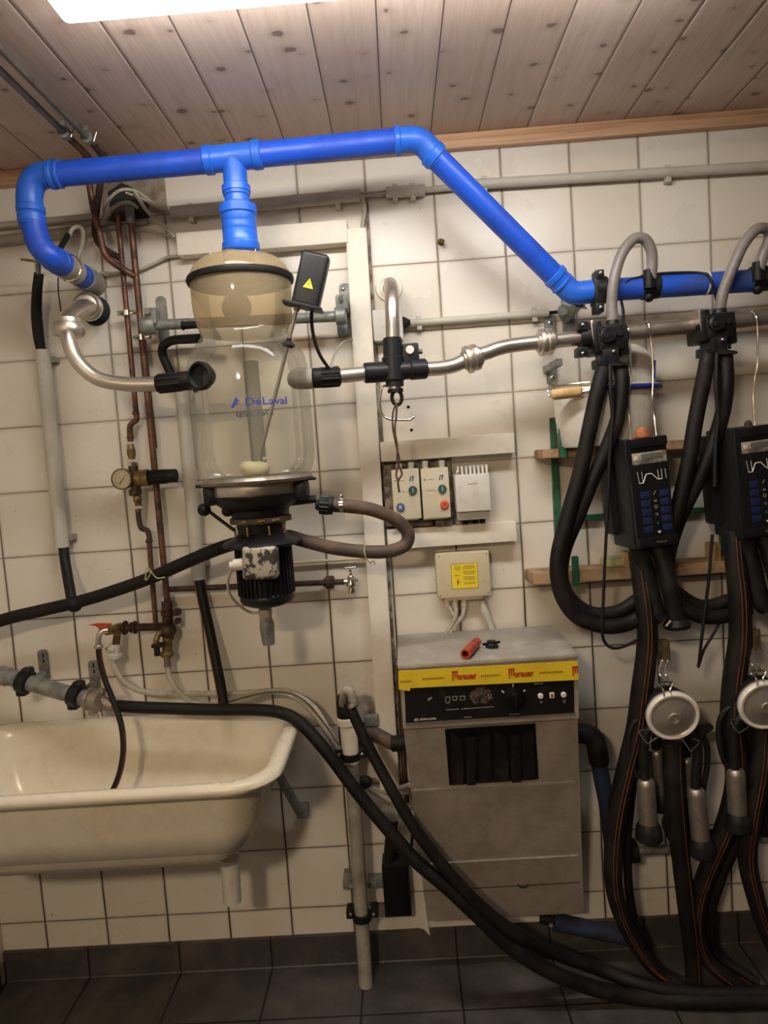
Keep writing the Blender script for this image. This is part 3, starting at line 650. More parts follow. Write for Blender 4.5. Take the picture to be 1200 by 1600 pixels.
cable([(556, 306, .02), (580, 306, .02), (606, 304, .02)], 3.5, 'lower thin white cable joining two grey conduits above the tall duct', grp='cable pair above the tall duct')
cable([(560, 303, .03), (568, 312, .03), (570, 330, .025), (567, 345, .02), (566, 362, .02)], 6, 'white cable turning down from the grey conduit into the tall duct', grp=None)
t = thing('conduit', 'straight grey conduit at mid height between the grey box and the galvanised bracket', 'conduit', (750, 497, 0))
build('pipe', 'grey pvc', [CYL((641, 505, .02), (857, 489, .02), 11)], t)
for x, y in ((655, 504), (836, 491)): clip(x, y, .024, 14, t)
build('cable_end', 'black rubber', [CYL((855, 489, .02), (886, 486, .02), 5)], t)
t = thing('junction_box', 'small grey junction box half hidden behind the vertical steel pipe', 'junction box', (607, 505, 0))
build('box_body', 'light grey plastic', [WB(606, 507, 46, 48, 0, .05, .006)], t)
build('cone_grommet', 'black rubber', [LAT(U(630, 505, .028), (1, 0, .04), [(.019, 0), (.018, .004), (.008, .02), (.009, .021)], 20)], t)

D_ = thing('cable_duct', 'tall cream vertical cable duct running down the wall beside the jar', 'cable duct', (580, 800, 0))
x0 = U(556, 356, .045).x; x1 = U(598, 1000, .045).x; zt_, zb_ = U(556, 356, .045).z, U(600, 1236, .045).z
wd = m(31, .045)
build('duct_body', 'white pvc', [PRI([Vector((x0-wd/2-.001, -.045, zt_)), Vector((x0+wd/2, -.045, zt_)), Vector((1.147+wd/2, -.045, zb_)), Vector((1.147-wd/2, -.045, zb_))], (0, .045, 0), .003)], D_)
build('duct_edge', 'grimy grey', [PRI([Vector((x0+wd/2+.001, -.012, zt_+.08)), Vector((x0+wd/2+.010, -.012, zt_+.08)), Vector((1.147+wd/2+.010, -.012, zb_)), Vector((1.147+wd/2+.001, -.012, zb_))], (0, .012, 0))], D_)
def duct(cx, cy, w, h, label, D=.05):
    return one('cable_duct', label, 'cable duct', 'white pvc', [WB(cx, cy, w, h, 0, D, .003)], 'horizontal cream cable ducts')
duct(409, 371, 262, 34, 'horizontal cream cable duct behind the blue reducer, above the jar')
duct(699, 699, 208, 31, 'horizontal cream cable duct above the two starter boxes')
duct(706, 837, 203, 31, 'horizontal cream cable duct below the starter boxes, above the yellow label')
cable([(283, 399, .012), (330, 397, .012), (400, 394, .012), (470, 388, .012), (540, 382, .012)], 4, 'flat white cable running under the top duct behind the dome', grp=None)
one('wall_screw', 'small brass wall screw in a joint right of the tall duct', 'screw', 'brass', [CYL((688, 378, 0), (692, 377, .03), 6), CYL((688, 378, 0), (689, 378, .006), 10)])
for i, (x, y) in enumerate(((638, 636), (643, 672))):
    one('wall_plug', ('upper' if i == 0 else 'lower')+' of two small dark screw holes below the chrome hook', 'screw hole', 'deep black', [CYL((x, y, -.004), (x, y, .0012), 5)], 'screw holes below the hook')

# starter boxes
t = thing('mounting_plate', 'grimy mounting plate with cable glands behind the two starter boxes', 'mounting plate', (680, 772, 0))
build('plate', 'grimy grey', [WB(655, 776, 104, 112, 0, .008, .002), WB(608, 778, 14, 90, .008, .04, .003)], t)
for x, y in ((623, 731), (642, 729), (664, 727), (690, 726)): build('cable_gland', 'light grey plastic', [CYL(U(x, y+5, .045), U(x, y-7, .045), .018, True, 12)], t)
build('terminal', 'bright brass', [CYL((678, 735, .05), (678, 735, .06), .014, True)], t)
for q_ in ((683, 737, 34, 14, .05), (694, 818, 26, 12, .05), (648, 818, 58, 10, .04)): build('terminal_block', 'grimy grey', [WB(*q_[:4], .0, q_[4], .003)], t)
def starter(cx, cy, label, second):
    t = thing('starter_box', label, 'starter box', (cx, cy, 0), 'motor starter boxes')
    w, h = 43.5, 79
    bd = build('box_body', 'ivory plastic', [WB(cx, cy, w, h, .008, .085, .005), WB(cx, cy+h*.47, w-4, 8, .008, .075, .003)], t)
    o = U(cx, cy, .0855)
    k = m(1, .0855)
    def at(x, y, e=0): return o+Vector(((x-cx)*k, -e, -(y-cy)*k))
    g = build('green_button', 'button green', [LAT(at(cx+10.5, cy-6), (0, -1, 0), [(.0125, 0), (.0125, .004), (.011, .006), (0, .006)], 24)], t); g['label'] = 'round green button with white bar'
    build('button_mark', 'ink white', [BOX(at(cx+10.5, cy-6, .0065), (.0018, .001, .012), 0)], g)
    if second:
        r = build('red_button', 'button red', [LAT(at(cx+12.5, cy+19), (0, -1, 0), [(.013, 0), (.013, .004), (.0095, .008), (.006, .008), (.005, .006), (0, .006)], 24)], t); r['label'] = 'round orange red button'
        build('button_mark', 'red plastic', [LAT(at(cx+12.5, cy+19, .0062), (0, -1, 0), [(.004, 0), (.0042, .001), (.0025, .001), (.0024, 0)], 18, caps=False)], r)
    else:
        r = build('blue_button', 'button blue', [LAT(at(cx-10.5, cy+19.5), (0, -1, 0), [(.0125, 0), (.0125, .004), (.011, .006), (0, .006)], 24)], t); r['label'] = 'round blue button with a letter R'
        build('button_mark', 'ink white', [TXT('R', at(cx-10.5, cy+19.5, .0062), Xv, Zv, .011, bold=.02)], r)
    p = build('emblem', 'ink blue', [PRI([at(cx+x, cy+y) for x, y in q], (0, -.0006, 0)) for q in (((6, -20), (7.5, -20), (9.5, -27), (8, -27)), ((9.5, -20), (11, -20), (14, -28), (12.3, -28)), ((8, -25.5), (12, -26.5), (12.4, -28), (8.5, -27)))], t)
    build('printed_lines', 'ink grey', [BOX(at(cx-16, cy-22, 0), (.005, .001, .006), 0), BOX(at(cx-6, cy-22, 0), (.016, .0008, .0016), 0), BOX(at(cx-8, cy-5, 0), (.026, .0008, .0014), 0)], t)
starter(635, 772.5, 'left starter box with green and blue buttons on the grimy plate', False)
starter(681, 770.5, 'right starter box with green and red buttons on the grimy plate', True)
t = thing('transformer_box', 'light grey ribbed power supply box right of the starter boxes', 'power supply', (740, 775, 0))
def zig(bm):
    for k in range(8): WB(716+k*6.4, 739-k*.4, 3.6, 20, .02, .085, .002)(bm)
build('box_body', 'light grey plastic', [WB(739, 770, 54, 58, .005, .10, .004), WB(740, 800, 51, 24, .005, .082, .005)], t)
build('cooling_ribs', 'light grey plastic', [zig], t)
build('round_sticker', 'white plastic', [CYL(U(756, 766, .1), U(756, 766, .1)+Yv*.0008, .028, True)], t)
build('printed_lines', 'ink grey', [WB(738, 756, 16, 1.4, .1, .1006, 0)], t)
build('screw', 'chrome', [SPH(U(714, 739, .085), .007)], t)
for x, y in ((727, 816), (743, 815), (754, 814)): build('cable_gland', 'black plastic', [CYL(U(x, y-3, .03), U(x, y+8, .03), .016, True, 12)], t)

# yellow labelled box
t = thing('junction_box', 'beige junction box with yellow warning label above the washing cabinet', 'junction box', (724, 898, 0))
build('box_body', 'beige plastic', [WB(724, 898.5, 86, 73, 0, .05, .010), WB(725, 932, 60, 12, 0, .04, .004)], t)
for x, y in ((686, 870), (760, 865), (688, 931), (763, 926)): build('screw', 'galvanised steel', [CYL(U(x, y, .05), U(x, y, .0512), .005, True)], t)
lc = U(726, 900, .0505); k_ = m(1, .0505)
lb = build('warning_label', 'label yellow', [BOX(lc, (.0775, .0012, .0745), 0)], t)
build('label_border', 'ink black', [BOX(lc+Vector((0, .0002, 0)), (.0795, .0012, .0765), 0)], lb)
def lx(x, y): return lc+Vector((x, -.001, y))
build('printed_lines', 'ink olive', [BOX(lx(-.020, .031-.0042*i), (.020 if i != 3 else .012, .0004, .0022), 0) for i in range(4)]+[BOX(lx(.0145, .031-.0042*i), (.037 if i % 3 else .030, .0004, .0024), 0) for i in range(14) if i not in (3, 7, 11)], lb)
build('label_text', 'ink black', [TXT('ISO 1', lx(-.022, .003), Xv, Zv, .0032, .015, bold=.01)], lb)
build('flash_symbol', 'ink red', [PRI([lx(-.021+x, -.018+y) for x, y in ((.002, .012), (-.006, .0), (-.001, .002), (-.003, -.011), (.006, .003), (.001, .0005))], (0, -.0004, 0))], lb)
for x, y in ((699, 941), (711, 941), (725, 940)): build('cable_gland', 'ivory plastic', [CYL(U(x, y-4, .025), U(x, y+6, .025), .017, True, 12)], t)
cable([(700, 946, .025), (707, 958, .03), (712, 968, .03), (711, 985, .03)], 5, 'white cable crossing from the left gland behind the washing cabinet', grp='white cables below the labelled box')
cable([(712, 946, .025), (712, 962, .035), (704, 980, .03), (690, 997, .03)], 6, 'white cable bending left from the middle gland to the cabinet', grp='white cables below the labelled box')
cable([(726, 946, .025), (722, 963, .03), (708, 982, .03), (696, 1000, .03)], 6, 'white cable bending left from the right gland to the cabinet', grp='white cables below the labelled box')
t = thing('conduit', 'short grey conduit dropping from the labelled box to the cabinet top', 'conduit', (760, 965, 0))
build('pipe', 'grey pvc', [TUB([(754, 938, .02), (757, 955, .02), (763, 968, .02), (775, 1000, .02)], [10, 14, 12, 11], seg=12)], t)

# ------------------------------------------------------------------ steel line across the right
T_ = thing('milk_tee', 'black rubber cross valve with hanging eye where the steel line meets the wall pipe', 'valve', (615, 580, .25))
build('valve_body', 'charcoal plastic', [CYL((613, 528, .26), (617, 604, .26), .048, True, 24), collar((613, 529, .26), (614, 560, .26), .051, True), CYL((569, 583, .27), (665, 576, .25), .050, True, 24), collar((613.5, 557, .26), (616, 596, .26), .058, True), collar((569, 583, .27), (600, 581, .26), .054, True), collar((640, 578, .26), (666, 576, .25), .054, True), WB(642, 551, 25, 30, .20, .27, .005)], T_)
build('plug', 'light grey plastic', [LAT(U(640.5, 547, .27), (0, -1, 0), [(.0115, -.002), (.0115, .004), (.010, .006), (0, .006)], 22)], T_)
build('lock_screw', 'galvanised steel', [CYL((653, 549, .24), (660, 549, .24), .013, True, 12)], T_)
build('steel_ring', 'stainless', [CYL((617, 603, .26), (617.5, 609, .26), .036, True)], T_)
eyec = U(620, 620, .26)
def eye(bm):
    pts = [eyec+Vector((.013*math.sin(a), 0, .019*math.cos(a)-.002)) for a in [2*PI*k/20 for k in range(21)]]
    sweep(bm, pts, [.0052]*21, 10)
build('hanging_eye', 'black rubber', [CYL((617.5, 608, .26), (618, 613, .26), .042, True), eye], T_)
one('wall_pipe', 'bent stainless pipe coming out of the cream wall ring down to the cross valve', 'pipe', 'stainless', [TUB([(608, 452, .0), (610, 444, .08), (610, 446, .17), (612, 462, .235), (613, 490, .258), (614, 535, .26)], .0375, True, seg=22, n=9)])
t = one('wall_ring', 'round cream rubber ring where the vertical steel pipe leaves the wall', 'ring', 'white pvc', [LAT(U(608, 451, 0), (0, -1, 0), [(.039, 0), (.040, .004), (.038, .009), (.030, .010), (.028, .006), (.020, .006), (.018, .002)], 32)])
one('hook', 'chrome wire hook under the black cross valve', 'hook', 'chrome', [TUB([(604, 602, .25), (597, 606, .25), (594, 620, .25), (593, 634, .25), (598, 648, .25), (608, 655, .25), (625, 656, .25), (640, 656, .25), (647, 651, .25)], .0065, True, seg=10)])
one('cord', 'brown cord looped through the valve eye and hanging before the starter box', 'cord', 'cord brown', [TUB([(620, 629, .265), (614, 645, .26), (614, 670, .26), (620, 700, .25), (624, 720, .24), (619, 740, .23), (622, 752, .23)], 3.2, seg=8), TUB([(620, 629, .265), (619, 650, .262), (617, 672, .26), (621, 700, .25), (621, 722, .24), (628, 740, .23), (622, 752, .23), (624, 769, .22)], 3.2, seg=8)])
L_ = thing('milk_line', 'stainless steel milk line from the jar to the right picture edge', 'pipe', (900, 530, .15))
build('pipe_run', 'stainless', [CYL((528, 588, .29), (575, 583, .27), .038, True, 24)], L_)
build('pipe_bend', 'stainless', [TUB([(660, 577, .25), (690, 575, .245), (712, 570, .24), (728, 562, .235), (740, 557, .23), (760, 551, .225), (780, 544, .22), (805, 539, .21), (850, 534, .20)], .0385, True, seg=24)], L_)
def union(c, ax, par, R=.036):
    return build('union_nut', 'stainless', [LAT(V(c)-Vector(ax).normalized()*.018, ax, [(R*.6, -.008), (R*.72, -.004), (R*.72, .0), (R, .002), (R*1.04, .005), (R*1.04, .012), (R*.95, .016), (R*.9, .018), (R, .022), (R*.98, .034), (R*.74, .037), (R*.72, .042), (R*.6, .046)], 28)], par)
ua = U(790, 542, .22)-U(700, 573, .24)
union((737, 560, .234), ua, L_)
union((852, 534.5, .20), U(900, 529, .19)-U(852, 534, .2), L_, .035)
build('pipe_run', 'stainless', [CYL((850, 534.5, .20), (925, 526, .18), .040, True, 24)], L_)
build('pipe_run', 'dull stainless', [CYL((920, 527, .18), (1240, 491, .16), .0425, True, 24)], L_)
k = build('pipe_clamp', 'black plastic', [LAT(U(904, 529, .18), U(920, 527, .18)-U(904, 529, .18), [(.023, -.001), (.032, .003), (.033, .026), (.023, .030)], 22), WB(911, 509, 16, 14, .17, .215, .004), WB(911, 549, 16, 14, .17, .215, .004)], L_)
for y in (507, 552): build('bolt', 'chrome', [SPH(U(911, y, .216), .005, (1, .6, 1))], k)
for nm, (x, y, h, lab) in enumerate(((860, 518, 50, 'upper slotted steel plate above the second pipe union'), (863, 584, 34, 'lower slotted steel tab below the second pipe union'))):
    t = thing('wall_bracket', lab, 'bracket', (x, y, 0), 'slotted plates at the steel line')
    build('plate', 'galvanised steel', [RPL(x, y, 16, h, .0, .012, .4), BOX(U(x, y+(16 if nm == 0 else -12), .09), (.02, .17, .02), .003)], t)
    build('screw', 'chrome', [SPH(U(x, y-(14 if nm == 0 else -6), .013), .008, (1, .5, 1))], t)
t = thing('wall_bracket', 'galvanised corner bracket and stub under the lower blue elbow', 'bracket', (888, 495, 0))
build('plate', 'galvanised steel', [WB(889, 498, 20, 66, 0, .006, .003)], t)
build('stub', 'galvanised steel', [CYL((885, 497, .01), (905, 474, .12), .028, True), CYL((883, 493, .015), (880, 484, .05), .034, True)], t)
one('nylon_tie', 'pale tie strip under the lower blue elbow', 'cable tie', 'cable white', [PRI([(900, 481, .09), (918, 483, .09), (912, 474, .11)], (0, .003, 0))])

# ------------------------------------------------------------------ copper risers
R1 = thing('water_riser', 'left copper riser with pressure regulator and round gauge', 'pipe', (205, 640, .04), 'copper risers beside the jar')
dd = .045
build('pipe_run', 'copper', [CYL((184, 336, dd), (213, 648, dd), .0155, True)], R1)
build('pipe_bend', 'copper', [TUB([(213, 645, dd), (213, 656, dd), (207, 661, dd), (203, 668, dd), (204, 690, dd)], .017, True), collar((212, 643, dd), (212.3, 648, dd), .022, True), collar((203.5, 680, dd), (204, 686, dd), .021, True)], R1)
build('brass_fitting', 'brass', [LAT(U(204, 694, dd), (0, 0, -1), [(.009, 0), (.010, .01), (.012, .016), (.0125, .03), (.009, .045)], 16)], R1)
build('wall_stub_fitting', 'chrome', [LAT(U(208, 722, .05), (0.05, 0, -1), [(.010, 0), (.016, .002), (.016, .012), (.010, .014), (.010, .026)], 8)], R1)
build('regulator_body', 'dark copper', [CYL((208, 728, .06), (213, 770, .06), .028, True, 16), collar((210.5, 764, .06), (212, 774, .06), .036, True), SPH(U(212, 748, .06), .022)], R1)
build('brass_cap', 'brass', [CYL((214, 748, .06), (233, 746, .06), .050, True, 24), LAT(U(214, 748, .06), (-1, 0, 0), [(.025, 0), (.016, .008)], 24)], R1)
ribbed((276, 743, .06), (229, 746.5, .06), .041, 'black plastic', R1, 'adjusting_knob', 12)
gg = build('pressure_gauge', 'brass', [LAT(U(191, 748.5, .075), (0, -1, 0), [(.0, -.012), (.026, -.012), (.0315, -.004), (.0315, .006), (.028, .008), (.028, .005)], 30, caps=False)], R1)
gg['label'] = 'round pressure gauge with cream dial'
build('dial', 'ivory plastic', [CYL(U(191, 748.5, .075)+Yv*.002, U(191, 748.5, .075)+Yv*.005, .056, True)], gg)
gc_ = U(191, 748.5, .0805)
build('needle', 'ink black', [PRI([gc_+Vector((.011, 0, .013)), gc_+Vector((-.010, 0, -.013)), gc_+Vector((-.008, 0, -.0145))], (0, -.0008, 0))]+[], gg)
build('dial_marks', 'ink black', [BOX(gc_+Vector((.022*math.cos(a), .0002, .022*math.sin(a))), (.004, .0006, .001), 0, Matrix.Rotation(-a, 3, 'Y')) for a in [(-40+26*i)*PI/180 for i in range(11)]], gg)
build('brass_fitting', 'brass', [LAT(U(214, 774, .055), (0.05, 0, -1), [(.010, 0), (.013, .004), (.013, .016), (.009, .024), (.010, .032)], 16), collar((216, 795, .05), (216.5, 799, .05), .020, True)], R1)
build('pipe_bend', 'dark copper', [TUB([(216, 797, .05), (217, 812, .048), (221, 825, .045), (230, 829, .045), (233, 838, .045), (233, 848, .045)], .016, True), collar((232.8, 843, dd), (233, 848, dd), .022, True)], R1)
build('pipe_run', 'copper', [CYL((233, 845, dd), (244, 982, dd), .0155, True)], R1)
R2 = thing('water_riser', 'right copper riser, a plain straight pipe down to the brass valve', 'pipe', (235, 640, .04), 'copper risers beside the jar')
build('pipe_run', 'copper', [CYL((204, 340, dd), (262, 945, dd), .019, True)], R2)
build('top_socket', 'galvanised steel', [CYL((202, 320, dd), (204, 350, dd), .026, True)], R2)
build('pipe_run', 'dark copper', [CYL((222, 530, .035), (240, 700, .035), .022, True)], R2)
for n_, (x, y, lab) in enumerate(((198, 489, 'upper chrome pipe clamp on the left copper riser'), (222, 527, 'lower chrome pipe clamp on the right copper riser'))):
    t = thing('pipe_clamp', lab, 'pipe clamp', (x, y, .03), 'clamps on the copper risers')
    build('clamp_band', 'chrome', [LAT(U(x, y+5, dd), (0, 0, 1), [(.0105, 0), (.0135, .001), (.0135, .016), (.0105, .017)], 18), BOX(U(x, y, dd), (.055, .012, .012), .003)], t)
    build('screw', 'chrome', [CYL((x+11, y, .04), (x+12, y, .066), .007, True)], t); build('screw', 'galvanised steel', [CYL((x-11, y, .04), (x-11, y, .064), .007, True)], t)
# manifold over the sink
Mf = thing('tap_manifold', 'brass water manifold with red lever tap above the sink', 'tap', (215, 985, .04))
build('cross_pipe', 'dark copper', [CYL((190, 981, .045), (262, 979, .045), .024, True), collar((193, 981, .045), (198, 981, .045), .044, True), collar((203, 980.5, .045), (207, 980.3, .045), .032, True), collar((209, 980.3, .045), (213, 980.1, .045), .040, True)], Mf)
build('valve_body', 'brass', [TUB([(196, 981, .045), (186, 980, .06), (176, 984, .09), (166, 986, .11)], .026, True), CYL((184, 985, .065), (181, 1008, .065), .022, True)], Mf)
build('spout', 'stainless', [TUB([(168, 985, .11), (158, 988, .12), (154, 997, .12), (154, 1012, .12)], .017, True), collar((154, 1007, .12), (154, 1013, .12), .027, True)], Mf)
lv = build('lever', 'red plastic', [PRI([(137, 977, .13), (150, 974, .12), (172, 974, .11), (175, 977, .11), (170, 980, .11), (168, 989, .11), (156, 989, .12), (154, 982, .12), (148, 978, .12)], (0, .007, 0), .0015)], Mf); lv['label'] = 'red tap lever'
build('hose_valve', 'light grey plastic', [CYL((180, 1006, .065), (178, 1030, .065), .032, True, 14), collar((179, 1020, .065), (178.6, 1028, .065), .042, True), WB(171, 1015, 16, 7, .05, .085, .003)], Mf)
build('riser_valve', 'dark copper', [CYL((261, 940, .045), (263, 1000, .05), .032, True, 14), collar((262, 955, .05), (262, 962, .05), .040, True), SPH(U(262, 985, .055), .026), WB(274, 958, 10, 10, .03, .06, .003), WB(275, 972, 8, 8, .03, .06, .003)], Mf)
build('valve_body', 'brass', [CYL((262, 990, .055), (261, 1022, .055), .030, True, 14), collar((261, 1018, .055), (261, 1026, .055), .040, True)], Mf)
sp_ = build('small_tap', 'brass', [TUB([(258, 986, .06), (249, 990, .08), (245, 998, .09), (244, 1008, .09)], .017, True)], Mf)
build('tap_handle', 'black plastic', [WB(244, 1010, 17, 6, .075, .105, .003), WB(244, 1019, 8, 15, .082, .098, .003)], sp_)
build('hose_ferrule', 'dull stainless', [CYL((261, 1026, .055), (262, 1043, .055), .021, True)], Mf)
def striped(label, pts, w, grp=None, mt='hose rubber', stripes=((.0, -1, .1),), cat='hose', name='hose', n=7, sw=.003):
    o = build(name, mt, [TUB(pts, w, seg=16, n=n)]); tag(o, label, cat, grp)
    if stripes: build('hose_stripe', 'orange stripe', [STR(pts, w, side=q, sw=sw) for q in stripes], o)
    return o
striped('thin black hose with orange stripes hanging from the red lever tap into the sink', [(154, 1008, .12), (156, 1030, .125), (164, 1062, .14), (177, 1095, .17), (189, 1130, .20), (193, 1165, .22), (190, 1195, .23), (182, 1222, .24), (170, 1246, .25)], 9, stripes=((-1, -.35, 0), (.8, -.6, 0)), sw=.0018)
one('clear_hose', 'pale clear hose from the grey valve sweeping along the sink back edge', 'hose', 'cable white', [TUB([(178, 1028, .065), (180, 1045, .07), (190, 1062, .075), (212, 1077, .075), (245, 1083, .07), (300, 1084, .06), (370, 1083, .06), (420, 1080, .06), (455, 1082, .07), (490, 1105, .09), (515, 1145, .10), (530, 1172, .10), (552, 1215, .05), (575, 1231, .04), (610, 1238, .03), (640, 1237, .03)], 9.5, seg=12)], 'pale clear hoses over the sink')
one('clear_hose', 'pale clear hose from the brass valve dipping below its twin behind the sink', 'hose', 'clear tube', [TUB([(262, 1040, .055), (266, 1060, .07), (280, 1082, .08), (305, 1098, .08), (345, 1101, .08), (385, 1090, .08), (425, 1080, .085), (465, 1092, .095), (498, 1125, .105), (528, 1172, .105), (560, 1218, .06), (590, 1240, .05), (625, 1256, .05), (650, 1262, .04)], 9.5, seg=12)], 'pale clear hoses over the sink')
one('cable', 'thin brown wire lying over the pale hoses behind the sink', 'cable', 'worn hose', [TUB([(350, 1099, .10), (380, 1090, .10), (415, 1082, .10), (450, 1083, .10), (478, 1097, .11), (505, 1128, .11), (530, 1165, .11)], 2.5, seg=8)])
t = thing('wall_tap', 'small chrome tap at the end of the horizontal copper pipe right of the motor', 'tap', (545, 905, .03))
build('feed_pipe', 'dark copper', [CYL((262, 921, .03), (540, 909, .03), .0175, True)], t)
build('brass_fitting', 'dark copper', [collar((509, 910, .03), (522, 909.6, .03), .040, True), collar((505, 910, .03), (509, 910, .03), .026, True)], t)
tp = build('tap_body', 'chrome', [CYL((538, 909, .03), (556, 908, .03), .018, True), LAT(U(547, 890, .045), (0, 0, -1), [(.004, 0), (.005, .016), (.010, .022), (.010, .034), (.014, .04), (.014, .05), (.009, .056), (.011, .064), (.011, .070)], 14), TUB([(547, 908, .045), (553, 905, .06), (558, 907, .07)], .010, True)], t)
build('tap_handle', 'chrome', [CYL((538, 888, .045), (556, 886.5, .045), .006, True)], tp)
one('copper_pipe', 'pale painted thin pipe on the wall right of the motor, above the tap feed', 'pipe', 'beige plastic', [TUB([(452, 880, .015), (500, 877, .015), (545, 874, .015), (575, 872, .015)], 5.5, seg=8)])

# ------------------------------------------------------------------ vertical insulated pipes on the left
def vpipe(label, top, a, b, bot, clips):
    t = thing('vertical_conduit', label, 'conduit', (a[0], a[1], 0), 'vertical grey conduits')
    build('pipe', 'grey pvc', [CYL(a, b, .043, True, 24)], t)
    for x, y in clips: build('conduit_clip', 'old grey pvc', [WB(x, y, 12, 10, 0, .035, .002)], t)
    return t
vpipe('left vertical grey conduit on the wall above the sink', None, (66, 547, .035), (97, 855, .035), None, ((79, 561), (107, 840)))
vpipe('right vertical grey conduit just behind the jar', None, (284, 600, .035), (311, 905, .035), None, ((294, 620), (318, 880)))
one('insulated_pipe', 'black insulated pipe below the left blue elbow, entering the grey conduit', 'pipe', 'black rubber', [TUB([(61, 427, .08), (58, 455, .07), (57, 490, .05), (60, 525, .04), (65, 552, .035)], [14, 15, 16, 16, 14], seg=16)])
one('insulated_pipe', 'short black pipe joining the left grey conduit to the sloping hose', 'pipe', 'black rubber', [TUB([(99, 853, .035), (103, 885, .05), (109, 920, .09), (113, 944, .115)], 16, seg=16), SPH(U(116, 944, .12), .024)])
striped('dark pipe with brown edge from the right grey conduit down to the sink back', [(311, 902, .035), (318, 940, .045), (328, 985, .06), (338, 1035, .09), (346, 1075, .11), (350, 1103, .13)], 15.5, stripes=((-.95, -.3, 0),), cat='pipe', name='insulated_pipe', sw=.005)

# ------------------------------------------------------------------ sink
def sink():
    x0, x1, y0, y1 = -.12, .905, .022, .555
    cx, cy = (x0+x1)/2, -(y0+y1)/2; hw, hd = (x1-x0)/2, (y1-y0)/2
    ringspec = [(.22, .590, .05), (.165, .600, .07), (.125, .630, .08), (.085, .70, .09), (.055, .80, .1), (.048, .832, .1), (.03, .834, .11), (.008, .838, .12), (0, .85, .12), (.004, .862, .12), (.015, .868, .12), (.034, .866, .11), (.046, .856, .1), (.054, .83, .1), (.075, .72, .09), (.105, .655, .08), (.16, .635, .07), (.22, .630, .05)]
    def f(bm):
        R = []
        for ins, z, r in ringspec:
            w, d = hw-ins, hd-ins*.82; r = min(r, d*.8); ring = []
            for q in range(4):
                sx, sy = ((1, 1), (-1, 1), (-1, -1), (1, -1))[q]
                for k in range(9):
                    a = q*PI/2+k*PI/16
                    ring.append(bm.verts.new((cx+sx*(w-r)+math.cos(a)*r, cy+sy*(d-r)+math.sin(a)*r, z+(0.0))))
            R.append(ring)
        n = len(R[0])
        for A, B_ in zip(R, R[1:]):
            for k in range(n): bm.faces.new((A[k], A[(k+1) % n], B_[(k+1) % n], B_[k]))
        bm.faces.new(R[0]); bm.faces.new(R[-1])
    return f
t = thing('sink', 'large cream trough sink with rounded rim hung on the wall', 'sink', Vector((.4, -.29, .6)))
build('basin', 'cream ceramic', [sink()], t, ang=60)
build('drain_spout', 'white plastic', [CYL((359, 1340, .25), (363, 1408, .25), .052, True, 24), collar((359, 1345, .25), (359.5, 1352, .25), .056, True)], t)
build('support_bracket', 'galvanised steel', [CYL((432, 1205, .10), (468, 1268, .06), .030, True, 6), WB(472, 1272, 18, 16, 0, .05, .003)], t)
# galvanised pipe left of the sink with hose
G = thing('vacuum_pipe_end', 'galvanised horizontal pipe with two black clamps above the sink, at the left edge', 'pipe', (80, 1070, .08))
build('pipe_run', 'galvanised steel', [CYL((-100, 1026, .058), (150, 1096, .15), .047, True, 24), collar((0, 1054, .095), (14, 1058, .1), .056, True), collar((138, 1090, .14), (152, 1096, .15), .056, True)], G)
for x, y, D in ((39, 1065, .108), (119, 1086, .137)):
    ax = U(150, 1096, .15)-U(-40, 1043, .08)
    build('pipe_clamp', 'black plastic', [LAT(U(x-7, y-2, D), ax, [(.027, -.002), (.034, .001), (.035, .03), (.027, .033)], 22), BOX(U(x+4, y-16, D), (.033, .034, .026), .012, seg=4), BOX(U(x-3, y+16, D), (.033, .034, .022), .010, seg=4)], G)
vb = build('end_valve', 'dull stainless', [LAT(U(136, 1091, .145), U(150, 1096, .15)-U(-40, 1043, .08), [(.026, 0), (.033, .003), (.033, .012), (.029, .014), (.029, .024), (.034, .027), (.034, .040), (.028, .045), (.020, .050), (.017, .085), (.014, .09)], 20), CYL((152, 1100, .16), (158, 1121, .17), .014, True), CYL((150, 1092, .15), (163, 1078, .15), .016, True), LAT(U(153, 1100, .165), (0, -1, -.2), [(.017, -.01), (.017, .012), (0, .014)], 16)], G)
for i, (x, y, h, lab) in enumerate(((68, 1036, 44, 'slotted steel wall plate holding the galvanised pipe, nearer the left edge'), (147, 1052, 42, 'slotted steel wall plate behind the end valve and striped hose'))):
    t = thing('wall_bracket', lab, 'bracket', (x, y, 0), 'slotted plates above the sink')
    build('plate', 'galvanised steel', [RPL(x, y+3, 17, h+6, 0, .005, .35)], t)
    build('slots', 'ink black', [WB(x-1, y-12, 3, 8, .005, .0058, .001), WB(x, y-3, 3, 6, .005, .0058, .001)], t)
    build('arm', 'galvanised steel', [CYL((x+1, y+14, .0), (x-10, y+24, .10), .022, True)], t)

